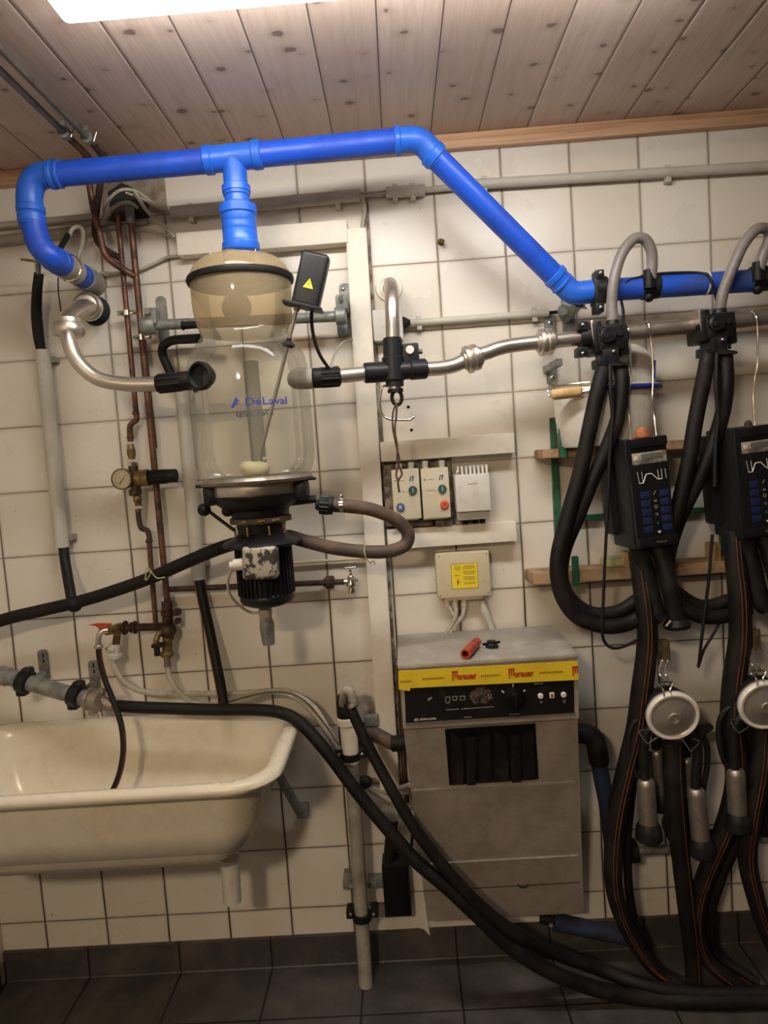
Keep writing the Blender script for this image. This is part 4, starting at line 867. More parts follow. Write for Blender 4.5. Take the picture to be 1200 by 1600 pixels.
# ------------------------------------------------------------------ long black hoses to the floor
def FL(px, py, r): p = UZ(px, py, r); return p
striped('long black hose from the sink valve sweeping down across the cabinet', [(184, 1103, .16), (215, 1105, .17), (270, 1107, .17), (340, 1109, .17), (400, 1109, .18), (440, 1114, .19), (470, 1130, .20), (510, 1174, .22), (560, 1240, .23), (610, 1300, .25), (650, 1345, .26), (700, 1388, .27), (745, 1430, .27), (800, 1482, .26), (870, 1523, .25), (950, 1550, .235), UZ(1020, 1560, .02), UZ(1100, 1564, .02), UZ(1260, 1562, .02)], [19, 19, 19, 20, 21, 22, 23, 24, 26, 27], grp='long black hoses to the floor', stripes=None)
t = thing('hose', 'long black hose with grey end bend, from drain pipe top across the cabinet', 'hose', (550, 1100, .2), 'long black hoses to the floor')
hp = [(544, 1098, .20), (556, 1125, .21), (575, 1165, .22), (600, 1212, .24), (630, 1265, .26), (660, 1312, .27), (700, 1362, .27), (740, 1406, .27), (790, 1448, .26), (850, 1482, .22), (930, 1512, .18), UZ(1010, 1540, .045), UZ(1090, 1553, .03), UZ(1260, 1553, .03)]
build('hose_run', 'hose rubber', [TUB(hp, [17, 18, 19, 20, 22, 24, 26], seg=16)], t)
build('end_bend', 'old grey pvc', [TUB([(536, 1100, .16), (538, 1084, .18), (543, 1078, .19), (549, 1085, .2), (553, 1104, .2)], .026, True)], t)
build('hose_clip', 'dull stainless', [collar((549, 1098, .202), (553, 1106, .206), .036, True)], t)

# ------------------------------------------------------------------ standing drain pipe
P2 = thing('standing_drain_pipe', 'grey upright drain pipe standing on the floor left of the washing cabinet', 'pipe', (572, 1540, .1))
build('pipe_run', 'old grey pvc', [CYL((549, 1185, .10), (572, 1539, .108), .043, True, 24)], P2)
build('coupling', 'white pvc', [CYL((543, 1121, .1), (549, 1190, .1), .051, True, 24), collar((542.5, 1119, .1), (543.5, 1132, .1), .062, True)], P2)
build('top_cap', 'black rubber', [LAT(U(542, 1122, .10), (0, 0, 1), [(.026, 0), (.029, .01), (.029, .05), (.022, .072), (.008, .080), (0, .08)], 24)], P2)
for x, y, D in ((548, 1180, .1), (566, 1430, .105)):
    k = build('pipe_clamp', 'black plastic', [LAT(U(x, y+7, D), (0, 0, 1), [(.024, 0), (.029, .002), (.029, .022), (.024, .024)], 22), WB(x-19, y, 13, 15, D-.02, D+.02, .004), WB(x+19, y-2, 13, 15, D-.02, D+.02, .004)], P2)
    for q in (-18, 18): build('bolt', 'chrome', [SPH(U(x+q, y-1, D+.021), .0055, (1, .6, 1))], k)
build('bracket_foot', 'galvanised steel', [WB(543, 1384, 16, 16, .0, .07, .004), CYL((545, 1384, .05), (548, 1384, .09), .014, True)], P2)
build('bracket_foot', 'galvanised steel', [WB(588, 1383, 30, 10, .0, .05, .003)], P2)
one('drain_bend', 'brown black rubber bend joining the cabinet to the grey drain pipe', 'pipe', 'worn hose', [TUB([(552, 1160, .05), (566, 1150, .06), (582, 1146, .07), (600, 1154, .09), (616, 1162, .11), (640, 1162, .12)], .041, True, seg=18)])
one('rubber_socket', 'black rubber socket on the cabinet left side, end of the drain bend', 'socket', 'black rubber', [CYL((613, 1162, .11), (640, 1160, .12), .047, True)])
one('pipe_bracket', 'dark pipe bracket on the tall duct above the drain bend', 'bracket', 'galvanised steel', [WB(581, 1127, 20, 17, .045, .07, .004), WB(575, 1133, 6, 26, .0, .05, .003)])
one('hose_tie', 'dark tie holding the pale hoses at the grey drain pipe', 'cable tie', 'black rubber', [SPH(U(570, 1222, .09), .020, (1.2, .8, 1)), CYL((563, 1216, .08), (578, 1224, .1), .014, True)])
# backing board and black box
one('backing_board', 'torn white backing board between drain pipe and washing cabinet', 'board', 'white plastic', [PRI([(600, 1292, .012), (668, 1288, .012), (668, 1435, .012), (672, 1462, .012), (662, 1452, .012), (645, 1448, .012), (602, 1452, .012)], (0, .012, 0))])
t = thing('black_box', 'tall black plastic box on the wall left of the washing cabinet foot', 'box', (620, 1395, 0))
build('box_body', 'deep black', [WB(620, 1394, 44, 86, .012, .07, .004)], t)
build('box_lip', 'black plastic', [WB(618, 1353, 44, 6, .012, .078, .002)], t)
one('flat_hose', 'flattened black hose with grey tip above the black box', 'hose', 'black rubber', [TUB([(612, 1358, .05), (610, 1330, .05), (612, 1300, .06), (614, 1284, .07)], [20, 21, 19, 16], seg=14)])
one('grey_cap', 'small grey angled cap on the flattened hose left of the cabinet', 'cap', 'old grey pvc', [WB(608, 1276, 26, 16, .05, .09, .004, .35)])
one('cable', 'black cable curling from the black box up behind the cabinet', 'cable', 'black rubber', [TUB([(637, 1352, .06), (643, 1340, .06), (643, 1322, .05), (645, 1300, .04)], 5, seg=8)])
one('copper_pipe', 'thin brown pipe running down the narrow gap left of the cabinet', 'pipe', 'copper', [CYL((623, 1040, .02), (635, 1270, .02), 6)])

# ------------------------------------------------------------------ washing cabinet
W_C = thing('washing_cabinet', 'dull steel washing cabinet with yellow tape and black control panel', 'washing machine', (780, 1440, .02))
cx0, cx1 = 1.206, 1.672; zt2 = 1.053; zh = .885; zb2 = .195; shx = .028
prof = [(.02, zt2), (.325, zt2), (.325, .99), (.318, zh), (.300, zh-.004), (.105, zb2), (.02, zb2)]
def cabbody(bm):
    A = [bm.verts.new((cx0+shx*max(0, (zh-z))/(zh-zb2), -d, z)) for d, z in prof]
    B_ = [bm.verts.new((cx1+shx*1.3*max(0, (zh-z))/(zh-zb2), -d, z)) for d, z in prof]
    n = len(prof); bm.faces.new(A); bm.faces.new(B_[::-1])
    for i in range(n): bm.faces.new((A[i], B_[i], B_[(i+1) % n], A[(i+1) % n]))
build('body', 'cabinet steel', [cabbody], W_C, smooth=False)
build('top_panel', 'cabinet top steel', [BOX(((cx0+cx1)/2, -.174, zt2+.004), (cx1-cx0+.006, .312, .012), .003)], W_C)
def US(px, py, a, b):                                              # point on the plane through (D,z) a and b that runs along X
    o = Vector((0, -a[0], a[1])); e = Vector((0, -b[0], b[1]))-o; n = Vector((1, 0, 0)).cross(e).normalized()
    v = ray(px, py); return CAM+v*((o-CAM).dot(n)/v.dot(n))
fa, fb = (.300, zh-.004), (.105, zb2)
fn = Vector((0, -(fa[1]-fb[1]), -(fa[0]-fb[0]))).normalized()
ha, hb = (.325, .99), (.318, zh); hn = Vector((0, -1, -.066)).normalized()
def slab(poly, a, b, n, th, bury=.0): return PRI([US(x, y, a, b)-n*bury for x, y in poly], n*(th+bury))
op = build('detergent_recess', 'deep black', [slab([(695, 1139), (836, 1130), (841, 1216), (702, 1226)], fa, fb, fn, .003)], W_C)
build('jug', 'motor black', [slab([(704, 1143), (722, 1152), (724, 1224), (706, 1225)], fa, fb, fn, .005), slab([(726, 1147), (743, 1147), (744, 1158), (742, 1223), (729, 1223)], fa, fb, fn, .010), slab([(747, 1150), (765, 1142), (768, 1221), (748, 1222)], fa, fb, fn, .005)], op)
build('jug', 'motor black', [slab([(772, 1143), (792, 1150), (794, 1219), (772, 1221)], fa, fb, fn, .005), slab([(795, 1144), (810, 1143), (812, 1153), (814, 1218), (799, 1219)], fa, fb, fn, .010), slab([(814, 1148), (832, 1138), (837, 1216), (818, 1218)], fa, fb, fn, .005)], op)
build('jug_grip', 'charcoal plastic', [slab([(728, 1148), (742, 1147.5), (742, 1153), (739, 1155), (739, 1164), (730, 1164), (730, 1155), (728, 1153)], fa, fb, fn, .0125)], op)
build('jug_grip', 'charcoal plastic', [slab([(797, 1145), (811, 1144.3), (811, 1150), (808, 1152), (808, 1161), (800, 1161), (800, 1152), (797, 1150)], fa, fb, fn, .0125)], op)
for i, q in enumerate(([(645, 1233.5), (898, 1219.5), (898, 1222.5), (645, 1236.5)], [(672, 1348), (903, 1335), (903, 1337.5), (672, 1350.5)])):
    build('fold', 'cabinet top steel', [slab(q, fa, fb, fn, .005)], W_C)
build('scratch', 'ink black', [slab([(808, 1382), (812, 1387), (820, 1388), (826, 1384), (838, 1383), (838, 1382), (826, 1382.6), (820, 1386), (813, 1385), (809, 1381)], fa, fb, fn, .001), slab([(640, 1393), (905, 1378), (905, 1379), (640, 1394)], fa, fb, fn, .0008)], W_C)
build('panel_edge', 'dull stainless', [slab([(634, 1129), (899, 1113), (899, 1116), (634, 1133)], ha, hb, hn, .004)], W_C)
pn = build('control_panel', 'panel black', [slab([(632, 1074), (896, 1060), (897, 1114), (634, 1129)], ha, hb, hn, .003)], W_C)
def pan(x, y, e=.0032): return US(x, y, ha, hb)+hn*e
pu = hn.cross(Vector((1, 0, 0)))*1; pu = Vector((0, -.066, 1)).normalized()
build('panel_text', 'ink white', [TXT('ALFA-LAVAL', pan(669, 1122.5), Xv, pu, .0056, .045, bold=.035), TXT('α', pan(650.5, 1123.5), Xv, pu, .007, .012, bold=.05)], pn)
kb = m(1, .32)
def icon(x, y, w, h):
    a, b = w/2, h/2
    return [slab([(x-a, y-b), (x+a, y-b-.3), (x+a, y-b+.9), (x-a, y-b+1.2)], ha, hb, hn, .0036), slab([(x-a, y-b), (x-a+1.2, y-b), (x-a+2, y+b), (x-a+.8, y+b)], ha, hb, hn, .0036), slab([(x+a, y-b), (x+a-1.2, y-b), (x+a-2, y+b), (x+a-.8, y+b)], ha, hb, hn, .0036), slab([(x-a+1, y+b), (x+a-1, y+b-.3), (x+a-1.5, y+b-1.3), (x-a+1.5, y+b-1)], ha, hb, hn, .0036)]
PI_ = [icon(699.5, 1093, 8, 10)]+[icon(710.5, 1090.5, 8, 7)]+[icon(722.5, 1090, 9, 7)]+[icon(765, 1087, 6, 6)]+[slab([(697, 1108), (717, 1106.5), (717, 1107.7), (697, 1109.2)], ha, hb, hn, .0036), slab([(720, 1106.5), (771, 1103), (771, 1104), (720, 1107.5)], ha, hb, hn, .0036), slab([(725, 1119.5), (737, 1118.8), (737, 1120), (725, 1120.7)], ha, hb, hn, .0036), slab([(796, 1115), (812, 1114), (812, 1115.2), (796, 1116.2)], ha, hb, hn, .0036), slab([(834, 1067), (848, 1066.3), (848, 1068), (834, 1068.7)], ha, hb, hn, .0036), slab([(668, 1091), (675, 1088), (675, 1090), (669, 1095)], ha, hb, hn, .0036)]+[icon(845, 1096.5, 5, 3.4)]+[icon(881, 1095, 5, 5)]
for q_ in PI_: build('panel_mark', 'ink grey', q_ if isinstance(q_, list) else [q_], pn)
build('residue_patch', 'residue', [slab([(733, 1088), (736, 1080), (741, 1077), (745, 1072), (752, 1074), (757, 1071), (763, 1077), (769, 1079), (767, 1086), (771, 1091), (763, 1094), (760, 1099), (750, 1097), (744, 1101), (738, 1096)], ha, hb, hn, .0035)], pn)
kn = build('rotary_knob', 'deep black', [LAT(pan(803, 1089, .002), hn, [(.0, 0), (.030, 0), (.029, .010), (.018, .013), (.016, .024), (0, .025)], 30), BOX(pan(804, 1092, .022), (.012, .016, .044), .004)], pn)
build('dial_ticks', 'ink white', [slab([(800, 1068), (802, 1068), (802, 1074), (800, 1074)], ha, hb, hn, .004), slab([(783, 1079), (784.5, 1077.6), (788.5, 1081.5), (787.5, 1083)], ha, hb, hn, .004), slab([(815, 1080.5), (820, 1076.5), (821, 1078), (816.2, 1082)], ha, hb, hn, .004)], pn)
for x, y in ((844, 1086.5), (880, 1084.5)): build('push_button', 'ink white', [LAT(pan(x, y, .002), hn, [(.0075, 0), (.0075, .004), (.006, .006), (0, .006)], 20)], pn)
lt = build('indicator_frame', 'ink white', [BOX(pan(862, 1085.5, .003), (.013, .003, .016), .002)], pn)
build('indicator_lamp', 'red plastic', [BOX(pan(862, 1085.5, .005), (.007, .003, .009), .001)], lt)
tp_ = build('warning_tape', 'tape yellow', [slab([(622, 1047), (901.5, 1031), (903, 1060.5), (641, 1073.5), (640, 1078), (623, 1075.5)], ha, hb, hn, .0075, -.0062)], W_C)
tp_['label'] = 'yellow parcel tape with red lettering'
def tape(x, y, e=.0078): return US(x, y, ha, hb)+hn*e
tx = (tape(900, 1045)-tape(640, 1060)).normalized()
def word(x, y): return TXT('Murauer', tape(x+2.5, y), tx, pu, .0115, .0565, bold=.015)
def emm(x, y): return [slab([(x+q, y-6), (x+q+2.2, y-6.2), (x+q+2.2, y+(8 if q < 2 else 3.5)), (x+q+.6, y+(9 if q < 2 else 4.2))], ha, hb, hn, .0084, -.0078) for q in (0, 3.3, 6.5)]+[slab([(x-.5, y-7), (x+9, y-7.6), (x+9, y-5.2), (x-.5, y-4.8)], ha, hb, hn, .0084, -.0078)]
build('tape_lettering', 'ink red', [TXT('urauer', tape(729, 1055), tx, pu, .016, .050, bold=.05)]+emm(706, 1054), tp_)
build('tape_lettering', 'ink red', [TXT('urauer', tape(817.5, 1051), tx, pu, .016, .050, bold=.05)]+emm(794, 1050), tp_)
build('tape_lettering', 'ink red', emm(893, 1046.5), tp_)
def strokes(x, y, n, step=3.1, hgt=3.0): return [slab([(x+q*step, y-q*step*.052-hgt/2), (x+q*step+step*.62, y-q*step*.052-hgt/2), (x+q*step+step*.62, y-q*step*.052+hgt/2), (x+q*step, y-q*step*.052+hgt/2)], ha, hb, hn, .0082, -.0078) for q in range(n)]
for q_ in ((660, 1059, 11), (751, 1054.5, 10), (842, 1049.5, 12), (625, 1063.5, 6)): build('tape_small_print', 'ink brown', strokes(*q_), tp_)
# things on the cabinet
ztop = zt2+.011
a_, b_ = UZ(727, 1022, ztop+.014), UZ(745, 1003, ztop+.014)
t = thing('red_tube', 'short worn red plastic tube lying on the cabinet top', 'tube', UZ(737, 1014, ztop))
build('tube_body', 'red plastic', [LAT(a_, b_-a_, [(.009, .004), (.009, .0), (.0135, .0), (.014, .004), (.014, (b_-a_).length*.5), (.0125, (b_-a_).length*.55), (.0125, (b_-a_).length), (.009, (b_-a_).length)], 22, caps=False), LAT(a_+(b_-a_)*.5, b_-a_, [(0, 0), (.009, .0)], 20)], t)
kc = UZ(768, 1011, ztop)
t = thing('lugged_cap', 'small dark cap with side lugs lying beside the red tube', 'cap', kc)
build('cap_body', 'black plastic', [LAT(kc, (0, 0, 1), [(0, 0), (.016, 0), (.017, .008), (.012, .012), (.012, .018), (0, .018)], 20), BOX(kc+Vector((0, 0, .011)), (.052, .010, .007), .003, Matrix.Rotation(.3, 3, 'Z')), BOX(kc+Vector((.012, -.004, .006)), (.010, .034, .008), .003)], t)
one('feed_hose', 'pale short hose stub entering the cabinet left side', 'hose', 'cable white', [CYL((626, 1232, .08), (642, 1226, .12), 9)])
# right of the cabinet
one('outlet_elbow', 'black rubber elbow on the right side of the washing cabinet', 'pipe', 'black rubber', [TUB([(895, 1146, .16), (912, 1146, .16), (926, 1152, .16), (933, 1168, .16), (936, 1190, .15)], .058, True, seg=18)])
one('vacuum_pipe_drop', 'dark blue grey pipe slanting down from the black elbow right of the cabinet', 'pipe', 'vacuum pipe slate', [TUB([(933, 1180, .15), (940, 1215, .14), (949, 1262, .12), (955, 1310, .10), (960, 1350, .09)], .048, True, seg=18)])
t = thing('floor_pipe', 'dark slate pipe with black end below the cabinet, running right near the floor', 'pipe', (920, 1450, .06))
build('pipe_run', 'vacuum pipe slate', [CYL((865, 1440, .06), (1000, 1468, .07), .052, True, 20)], t)
build('end_cap', 'black rubber', [collar((843, 1435, .065), (862, 1437, .07), .032, True)], t)
build('wall_clip', 'dull stainless', [CYL((858, 1440, .05), (861, 1446, .09), .012, True)], t)
# ------------------------------------------------------------------ rack with wooden boards and the bucket
RK = thing('wall_rack', 'green steel rack with two rough wooden boards on the right wall', 'shelf', (1000, 800, 0))
def board(p, zoff, name, D1, h):
    a = U(p[0], p[1], D1)
    b0 = build(name, 'raw wood', [PRI([Vector((a.x, -.012, a.z)), Vector((2.75, -.012, a.z)), Vector((2.75, -D1, a.z)), Vector((a.x+.01, -D1, a.z))], (0, 0, -h), .003)], RK)
    return b0
board((843, 703), 0, 'board', .10, .027); board((828, 897), 0, 'board', .11, .034)
build('upright', 'green paint', [PRI([(860, 653, .02), (868, 652, .02), (880, 868, .02), (869, 868, .02)], (0, .018, 0), .001)], RK)
build('crossbar', 'green paint', [PRI([(872, 808, .02), (1140, 790, .02), (1140, 798, .02), (872, 817, .02)], (0, .018, 0), .001)], RK)
for x0_, y0_, x1_, y1_ in ((873, 668, 887, 715), (894, 869, 906, 917)):
    build('clip_post', 'green paint', [WB((x0_+x1_)/2, (y0_+y1_)/2, 11, y1_-y0_, .10 if y0_ < 800 else .11, .122, .004)], RK)
build('upright', 'green paint', [PRI([(1122, 640, .02), (1130, 640, .02), (1136, 868, .02), (1128, 868, .02)], (0, .018, 0), .001)], RK)
one('sponge', 'pale yellow green sponge on the lower board left of the hose bundle', 'sponge', 'twine', [WB(966, 879, 40, 13, .03, .09, .005)])
one('wood_stick', 'small pale wooden stick on the lower board behind the control unit', 'stick', 'handle wood', [WB(981, 878, 10, 32, .07, .10, .003)])
one('wood_stick', 'pale wood block on the lower board behind the right control unit', 'stick', 'handle wood', [WB(1120, 870, 14, 42, .04, .09, .003)])
ztb = U(843, 703, .10).z
bt = thing('bucket', 'white plastic bucket with wooden handle grip and blue rim on the upper board', 'bucket', Vector((U(945, 690, .085).x, -.1, ztb)))
bx = U(948, 690, .12); by = -.105; zr = U(948, 607, .13).z
bcx = U(950, 650, .13).x; br = m(83, .13)
def oval(f, cy=by, k=.60):
    def g(bm):
        n0 = len(bm.verts); f(bm)
        bm.verts.ensure_lookup_table()
        for v in list(bm.verts)[n0:]: v.co.y = cy+(v.co.y-cy)*k
    return g
build('bucket_body', 'white plastic', [oval(LAT(Vector((bcx, by, ztb)), (0, 0, 1), [(0, .0), (br*.84, 0), (br*.88, .006), (br*.97, (zr-ztb)*.93), (br*1.02, (zr-ztb)*.94), (br*1.03, zr-ztb), (br*1.0, zr-ztb+.006), (br*.9, zr-ztb+.004), (0, zr-ztb+.008)], 44))], bt)
build('wire_bail', 'chrome', [TUB([(871, 610, .12), (866, 600, .14), (857, 606, .17), (858, 618, .18), (866, 622, .19)], 2.2, seg=8), TUB([(868, 603, .14), (905, 599, .17), (950, 595, .17), (985, 590, .15)], 3.5, seg=8), TUB([(905, 613, .19), (925, 608, .195), (945, 606, .195), (975, 603, .185)], 2.2, seg=8)], bt)
build('handle_grip', 'handle wood', [LAT(U(861, 617, .195), U(912, 611, .20)-U(861, 617, .195), [(.0, 0), (.010, .001), (.0145, .006), (.0155, .04), (.0145, .078), (.010, .083), (0, .084)], 18)], bt)
arc = []
cr = Vector((bcx, by, zr-.006))
for k in range(11):
    a = -PI*.60+k*PI*.047
    arc.append(cr+Vector((math.cos(a)*br*1.035, math.sin(a)*br*.63, .002+.0)))
rim = build('rim_band', 'lid blue', [lambda bm: sweep(bm, arc, [.0075]*len(arc), 10)], bt); rim['label'] = 'blue rim band'
build('rim_tab', 'lid blue', [PRI([(1019, 592, .12), (1024, 591, .12), (1025, 563, .12), (1021, 563, .12)], (0, .006, 0))], bt)
t = thing('container', 'white rounded container with stained shoulder behind the wire hangers, above the bucket', 'container', (985, 590, .06))
ccx = U(988, 560, .09); cr2 = m(38, .09)
build('container_body', 'white plastic', [oval(LAT(Vector((ccx.x-.016, -.055, U(988, 612, .09).z+.0)), (0, 0, 1), [(0, 0), (cr2*1.25, 0), (cr2*1.25, .06), (cr2*1.15, .095), (cr2*.95, .12), (cr2*.6, .137), (0, .145)], 36), -.055, .55)], t)

# ------------------------------------------------------------------ milking units (the second one hangs one hook further right)
def unit(k):
    n = ('nearer the cabinet', 'cut by the right edge')[k]
    g = lambda s: s
    # vacuum arc tube
    if k == 0: pts = [(957, 505, .20), (956, 470, .20), (961, 430, .20), (972, 396, .195), (990, 374, .19), (1007, 374, .185), (1017, 390, .18), (1019, 410, .175), (1017, 436, .17)]
    else: pts = [(1124, 492, .19), (1129, 460, .20), (1142, 425, .20), (1160, 385, .20), (1180, 360, .20), (1197, 358, .19), (1202, 372, .18), (1192, 400, .175), (1184, 430, .17)]
    one('vacuum_tube', ('left', 'right')[k]+' grey arched tube from the blue pipe to the '+('first', 'second')[k]+' black valve', 'tube', 'grey hose', [TUB(pts, .029, True, seg=18, n=9)], 'grey arched tubes')
    global OFF
    o0 = OFF
    OFF = (U(1116, 508, .19)-U(950, 526, .19)) if k else Vector((0, 0, 0))
    T = thing('milk_inlet_valve', ('left', 'right')[k]+' black milk inlet valve clamped on the steel line, with lever below', 'valve', (950, 528, .18), 'black inlet valves on the steel line')
    build('valve_body', 'black plastic', [WB(955, 527, 40, 40, .12, .235, .010, -.06), WB(975, 530, 14, 48, .13, .22, .005, -.06), WB(935, 526, 16, 48, .12, .225, .008, -.06), LAT(U(950, 524, .235), (0, -1, 0), [(.022, -.01), (.022, .006), (.017, .010), (0, .010)], 22), LAT(U(957, 508, .20), (0, 0, 1), [(.020, -.012), (.018, .01), (.017, .012)], 20)], T)
    build('clamp_plate', 'stainless', [WB(928, 520, 5, 38, .13, .222, .002, -.1)], T)
    for q_ in ((940, 514, .236), (947, 524, .244), (968, 520, .236)): build('boss', 'charcoal plastic', [LAT(U(*q_), (0, -1, 0), [(.008, -.004), (.008, .004), (0, .005)], 16)], T)
    build('lower_block', 'black plastic', [WB(955, 557, 26, 26, .16, .235, .006), WB(944, 566, 20, 14, .16, .225, .004)], T)
    build('bolt', 'chrome', [SPH(U(959, 549, .237), .0055)], T)
    build('lever', 'black rubber', [PRI([(936, 564, .23), (950, 561, .235), (966, 564, .24), (984, 567, .24), (984, 570, .24), (968, 572, .24), (948, 572, .235), (936, 570, .23)], (0, .02, 0), .002)], T)
    # control unit
    c = (1018, 770); Df, Db = .26, .13
    roll = math.radians(-3.4)
    o = U(*c, Df); Rm = Matrix.Rotation(roll, 3, 'Y')
    R2_ = Matrix.Rotation(math.radians(5), 3, 'Z')
    Rt = Rm @ Matrix.Rotation(math.radians(7), 3, 'Z')
    w, h = m(62, Df), m(170, Df)
    CB = thing('control_unit', 'black control unit with display and blue key pad, '+n, 'control unit', c+(Df,), 'milking control units')
    def q(x, y, e=0): return o+Rt@Vector((x*w/62, -e, -y*h/170))
    build('housing', 'charcoal plastic', [BOX(o+Rt@Vector((-.003, .075, 0)), (w+.002, .13, h+.006), .006, Rt), BOX(o+Rt@Vector((-.012, .125, .01)), (w+.022, .06, h*.86), .010, Rt)], CB)
    build('front_panel', 'panel black', [BOX(q(0, 0, -.004), (w, .016, h), .005, Rt), BOX(q(1, -79, .0), (w-.004, .024, .026), .005, Rt), BOX(q(2, 76, .0), (w+.004, .022, .028), .006, Rt)], CB)
    dp = build('display', 'lcd grey', [BOX(q(5, -57, .0045), (w*.55, .002, h*.055), .0005, Rt)], CB)
    build('display_frame', 'grimy grey', [BOX(q(1, -55, .0035), (w*.90, .002, h*.105), .001, Rt)], CB)
    build('display_key', 'ivory plastic', [BOX(q(-21, -56, .0052), (w*.09, .002, w*.1), .001, Rt)], CB)
    gl = [(-21, -34), (-19, -16), (-13, -16), (-6, -29), (3, -29), (13, -19), (19, -19), ]
    def ln(a, b, t): 
        A, B_ = q(a[0], a[1], .0048), q(b[0], b[1], .0048); return CYL(A, B_, t, True, 6)
    cv = [(-19, -17), (-13, -17), (-7, -30), (2, -30), (11, -20), (18, -20)]
    build('curve_graphic', 'ink white', [ln(a, b, .0028) for a, b in zip(cv, cv[1:])]+[ln(a, b, .0013) for a, b in (((-21, -35), (-19, -17)), ((-14, -35), (-13, -18)), ((12, -35), (13, -20)), ((18, -35), (18, -20)), ((24, -35), (25, -20)))], CB)
    kp = build('key_pad', 'deep blue', [BOX(q(x_, 2+13.5*j_, .004), (w*.24, .002, h*.062), .001, Rt) for j_ in range(5) for x_ in (-12, 19)]+[BOX(q(4+.2*j_, 2+13.5*5, .004)+Vector((0, 0, 0)), (w*.0+.002, .001, .002), 0, Rt) for j_ in range(1)], CB)
    def ic(x, y, kind):
        P0 = q(x, y, .0052)
        X, Z = Rt@Vector((1, 0, 0)), Rt@Vector((0, 0, 1))
        def pg(L): return PRI([P0+X*a*.001+Z*b*.001 for a, b in L], Rt@Vector((0, -.0006, 0)))
        if kind == 0: return [pg([(-4, -4), (-2, -5), (5, 5), (3, 5)])]
        if kind == 1: return [pg([(-4, -3), (4, -3), (4, 1), (-4, 1)])]
        if kind == 2: return [LAT(P0, Rt@Vector((0, -1, 0)), [(.0028, 0), (.0046, 0), (.0046, .0006), (.0028, .0006)], 16, caps=False)]
        if kind == 3: return [pg([(-4, 3), (4, 3), (4, 1.4), (-4, 1.4)]), pg([(2.4, 3), (4, 3), (4, -3), (2.4, -3)]), pg([(-3, -1.6), (3, -1.6), (3, -3), (-3, -3)])]
        if kind == 4: return [pg([(-4, -4), (4, -4), (0, 4)])]
        return [pg([(0, -4), (4.6, 1.5), (3, 4), (0, 2.4), (-3, 4), (-4.6, 1.5)])]
    build('key_symbols', 'ink grey', sum([ic(3.4, y_, i_) for i_, y_ in enumerate((0, 12, 22, 34))], []), CB)
    build('key_symbol', 'button green', ic(4, 47, 4), CB)
    build('key_symbol', 'ink white', ic(5, 62, 5), CB)
    build('panel_text', 'ink grey', [TXT('DeLaval', q(5, 76.5, .0125), Rt@Vector((1, 0, 0)), Rt@Vector((0, 0, 1)), .0042, .026, bold=.01), TXT('+2', q(5, 70, .005), Rt@Vector((1, 0, 0)), Rt@Vector((0, 0, 1)), .003)], CB)
    if k == 0: kn_ = build('signal_lamp', 'orange plastic', [LAT(U(1004, 683, .22), (0, 0, 1), [(.019, .0), (.020, .006), (.013, .020), (.008, .026), (0, .028)], 18), ], CB)
    else: kn_ = build('signal_lamp', 'dark copper', [LAT(U(1002, 683, .22), (0, 0, 1), [(.010, .0), (.010, .008), (.006, .014), (0, .016)], 18), ], CB)
    build('lamp_base', 'stainless', [CYL(U(1004, 686, .22), U(1004, 681, .22), .018, True)], CB)
    build('handle', 'black rubber', [TUB([q(12, 82, -.04), q(16, 110, -.03), q(20, 150, -.02), q(24, 195, -.02), q(27, 217, -.02)], [.05, .046, .044, .046, .05], True, seg=18), LAT(q(26, 205, -.02), Rt@Vector((0, 0, -1)), [(.022, 0), (.036, .018), (.034, .028), (.0, .03)], 20), TUB([q(-16, 84, -.05), q(-10, 120, -.05), q(-2, 190, -.04), q(6, 208, -.03)], [.055, .05, .05, .04], True, seg=16)], CB)
    build('handle_clip', 'dull stainless', [CYL(q(2, 213, .0), q(10, 205, .002), .008, True)], CB)
    # wires that carry the unit
    for j, L in enumerate(([(973, 508, .17), (981, 512, .21), (984, 530, .21), (985, 560, .21), (986, 590, .21), (982, 620, .21), (983, 650, .21), (985, 688, .22)], [(1007, 503, .17), (1013, 505, .21), (1017, 530, .21), (1020, 570, .21), (1020, 600, .21), (1019, 625, .21), (1022, 650, .21), (1026, 684, .22)])):
        if k and j: continue
        if k: L = [(1005, 506, .16), (1012, 508, .2), (1015, 530, .21), (1016, 585, .21), (1012, 610, .21), (1010, 640, .21), (1012, 684, .22)]
        lab = ['left steel hanger wire of the control unit nearer the cabinet', 'right steel hanger wire of the control unit nearer the cabinet', 'steel hanger wire of the control unit cut by the picture edge'][2 if k else j]
        one('hanger_wire', lab, 'wire', 'chrome', [TUB(L, 3, seg=8)], 'steel hanger wires')
    # milking cluster
    OFF = (U(1196, 1101, .28)-U(1052, 1118, .28)) if k else Vector((0, 0, 0))
    CL = thing('milking_cluster', 'milking cluster with round steel claw lid, '+n, 'milking cluster', (1052, 1118, .28), 'milking clusters')
    dn = Vector((-.05, -1, -.16)).normalized(); dc = U(1051, 1118, .28)
    R_ = m(41, .28)
    lid = build('claw_lid', 'lid steel', [LAT(dc, dn, [(R_*.96, -.016), (R_, -.012), (R_*1.0, .0), (R_*.97, .006), (R_*.84, .008), (R_*.80, .006), (R_*.24, .016), (R_*.22, .02), (R_*.15, .02), (R_*.13, .012), (0, .010)], 48)], CL)
    build('lid_rim', 'lid rim steel', [LAT(dc, dn, [(R_*.99, -.006), (R_*1.02, -.002), (R_*1.01, .006), (R_*.94, .0105), (R_*.86, .0095), (R_*.84, .006)], 48, caps=False)], lid)
    build('claw_body', 'black rubber', [LAT(dc-dn*.016, -dn, [(R_*.9, 0), (R_*.96, .01), (R_*.8, .05), (R_*.4, .08), (0, .085)], 30)], CL)
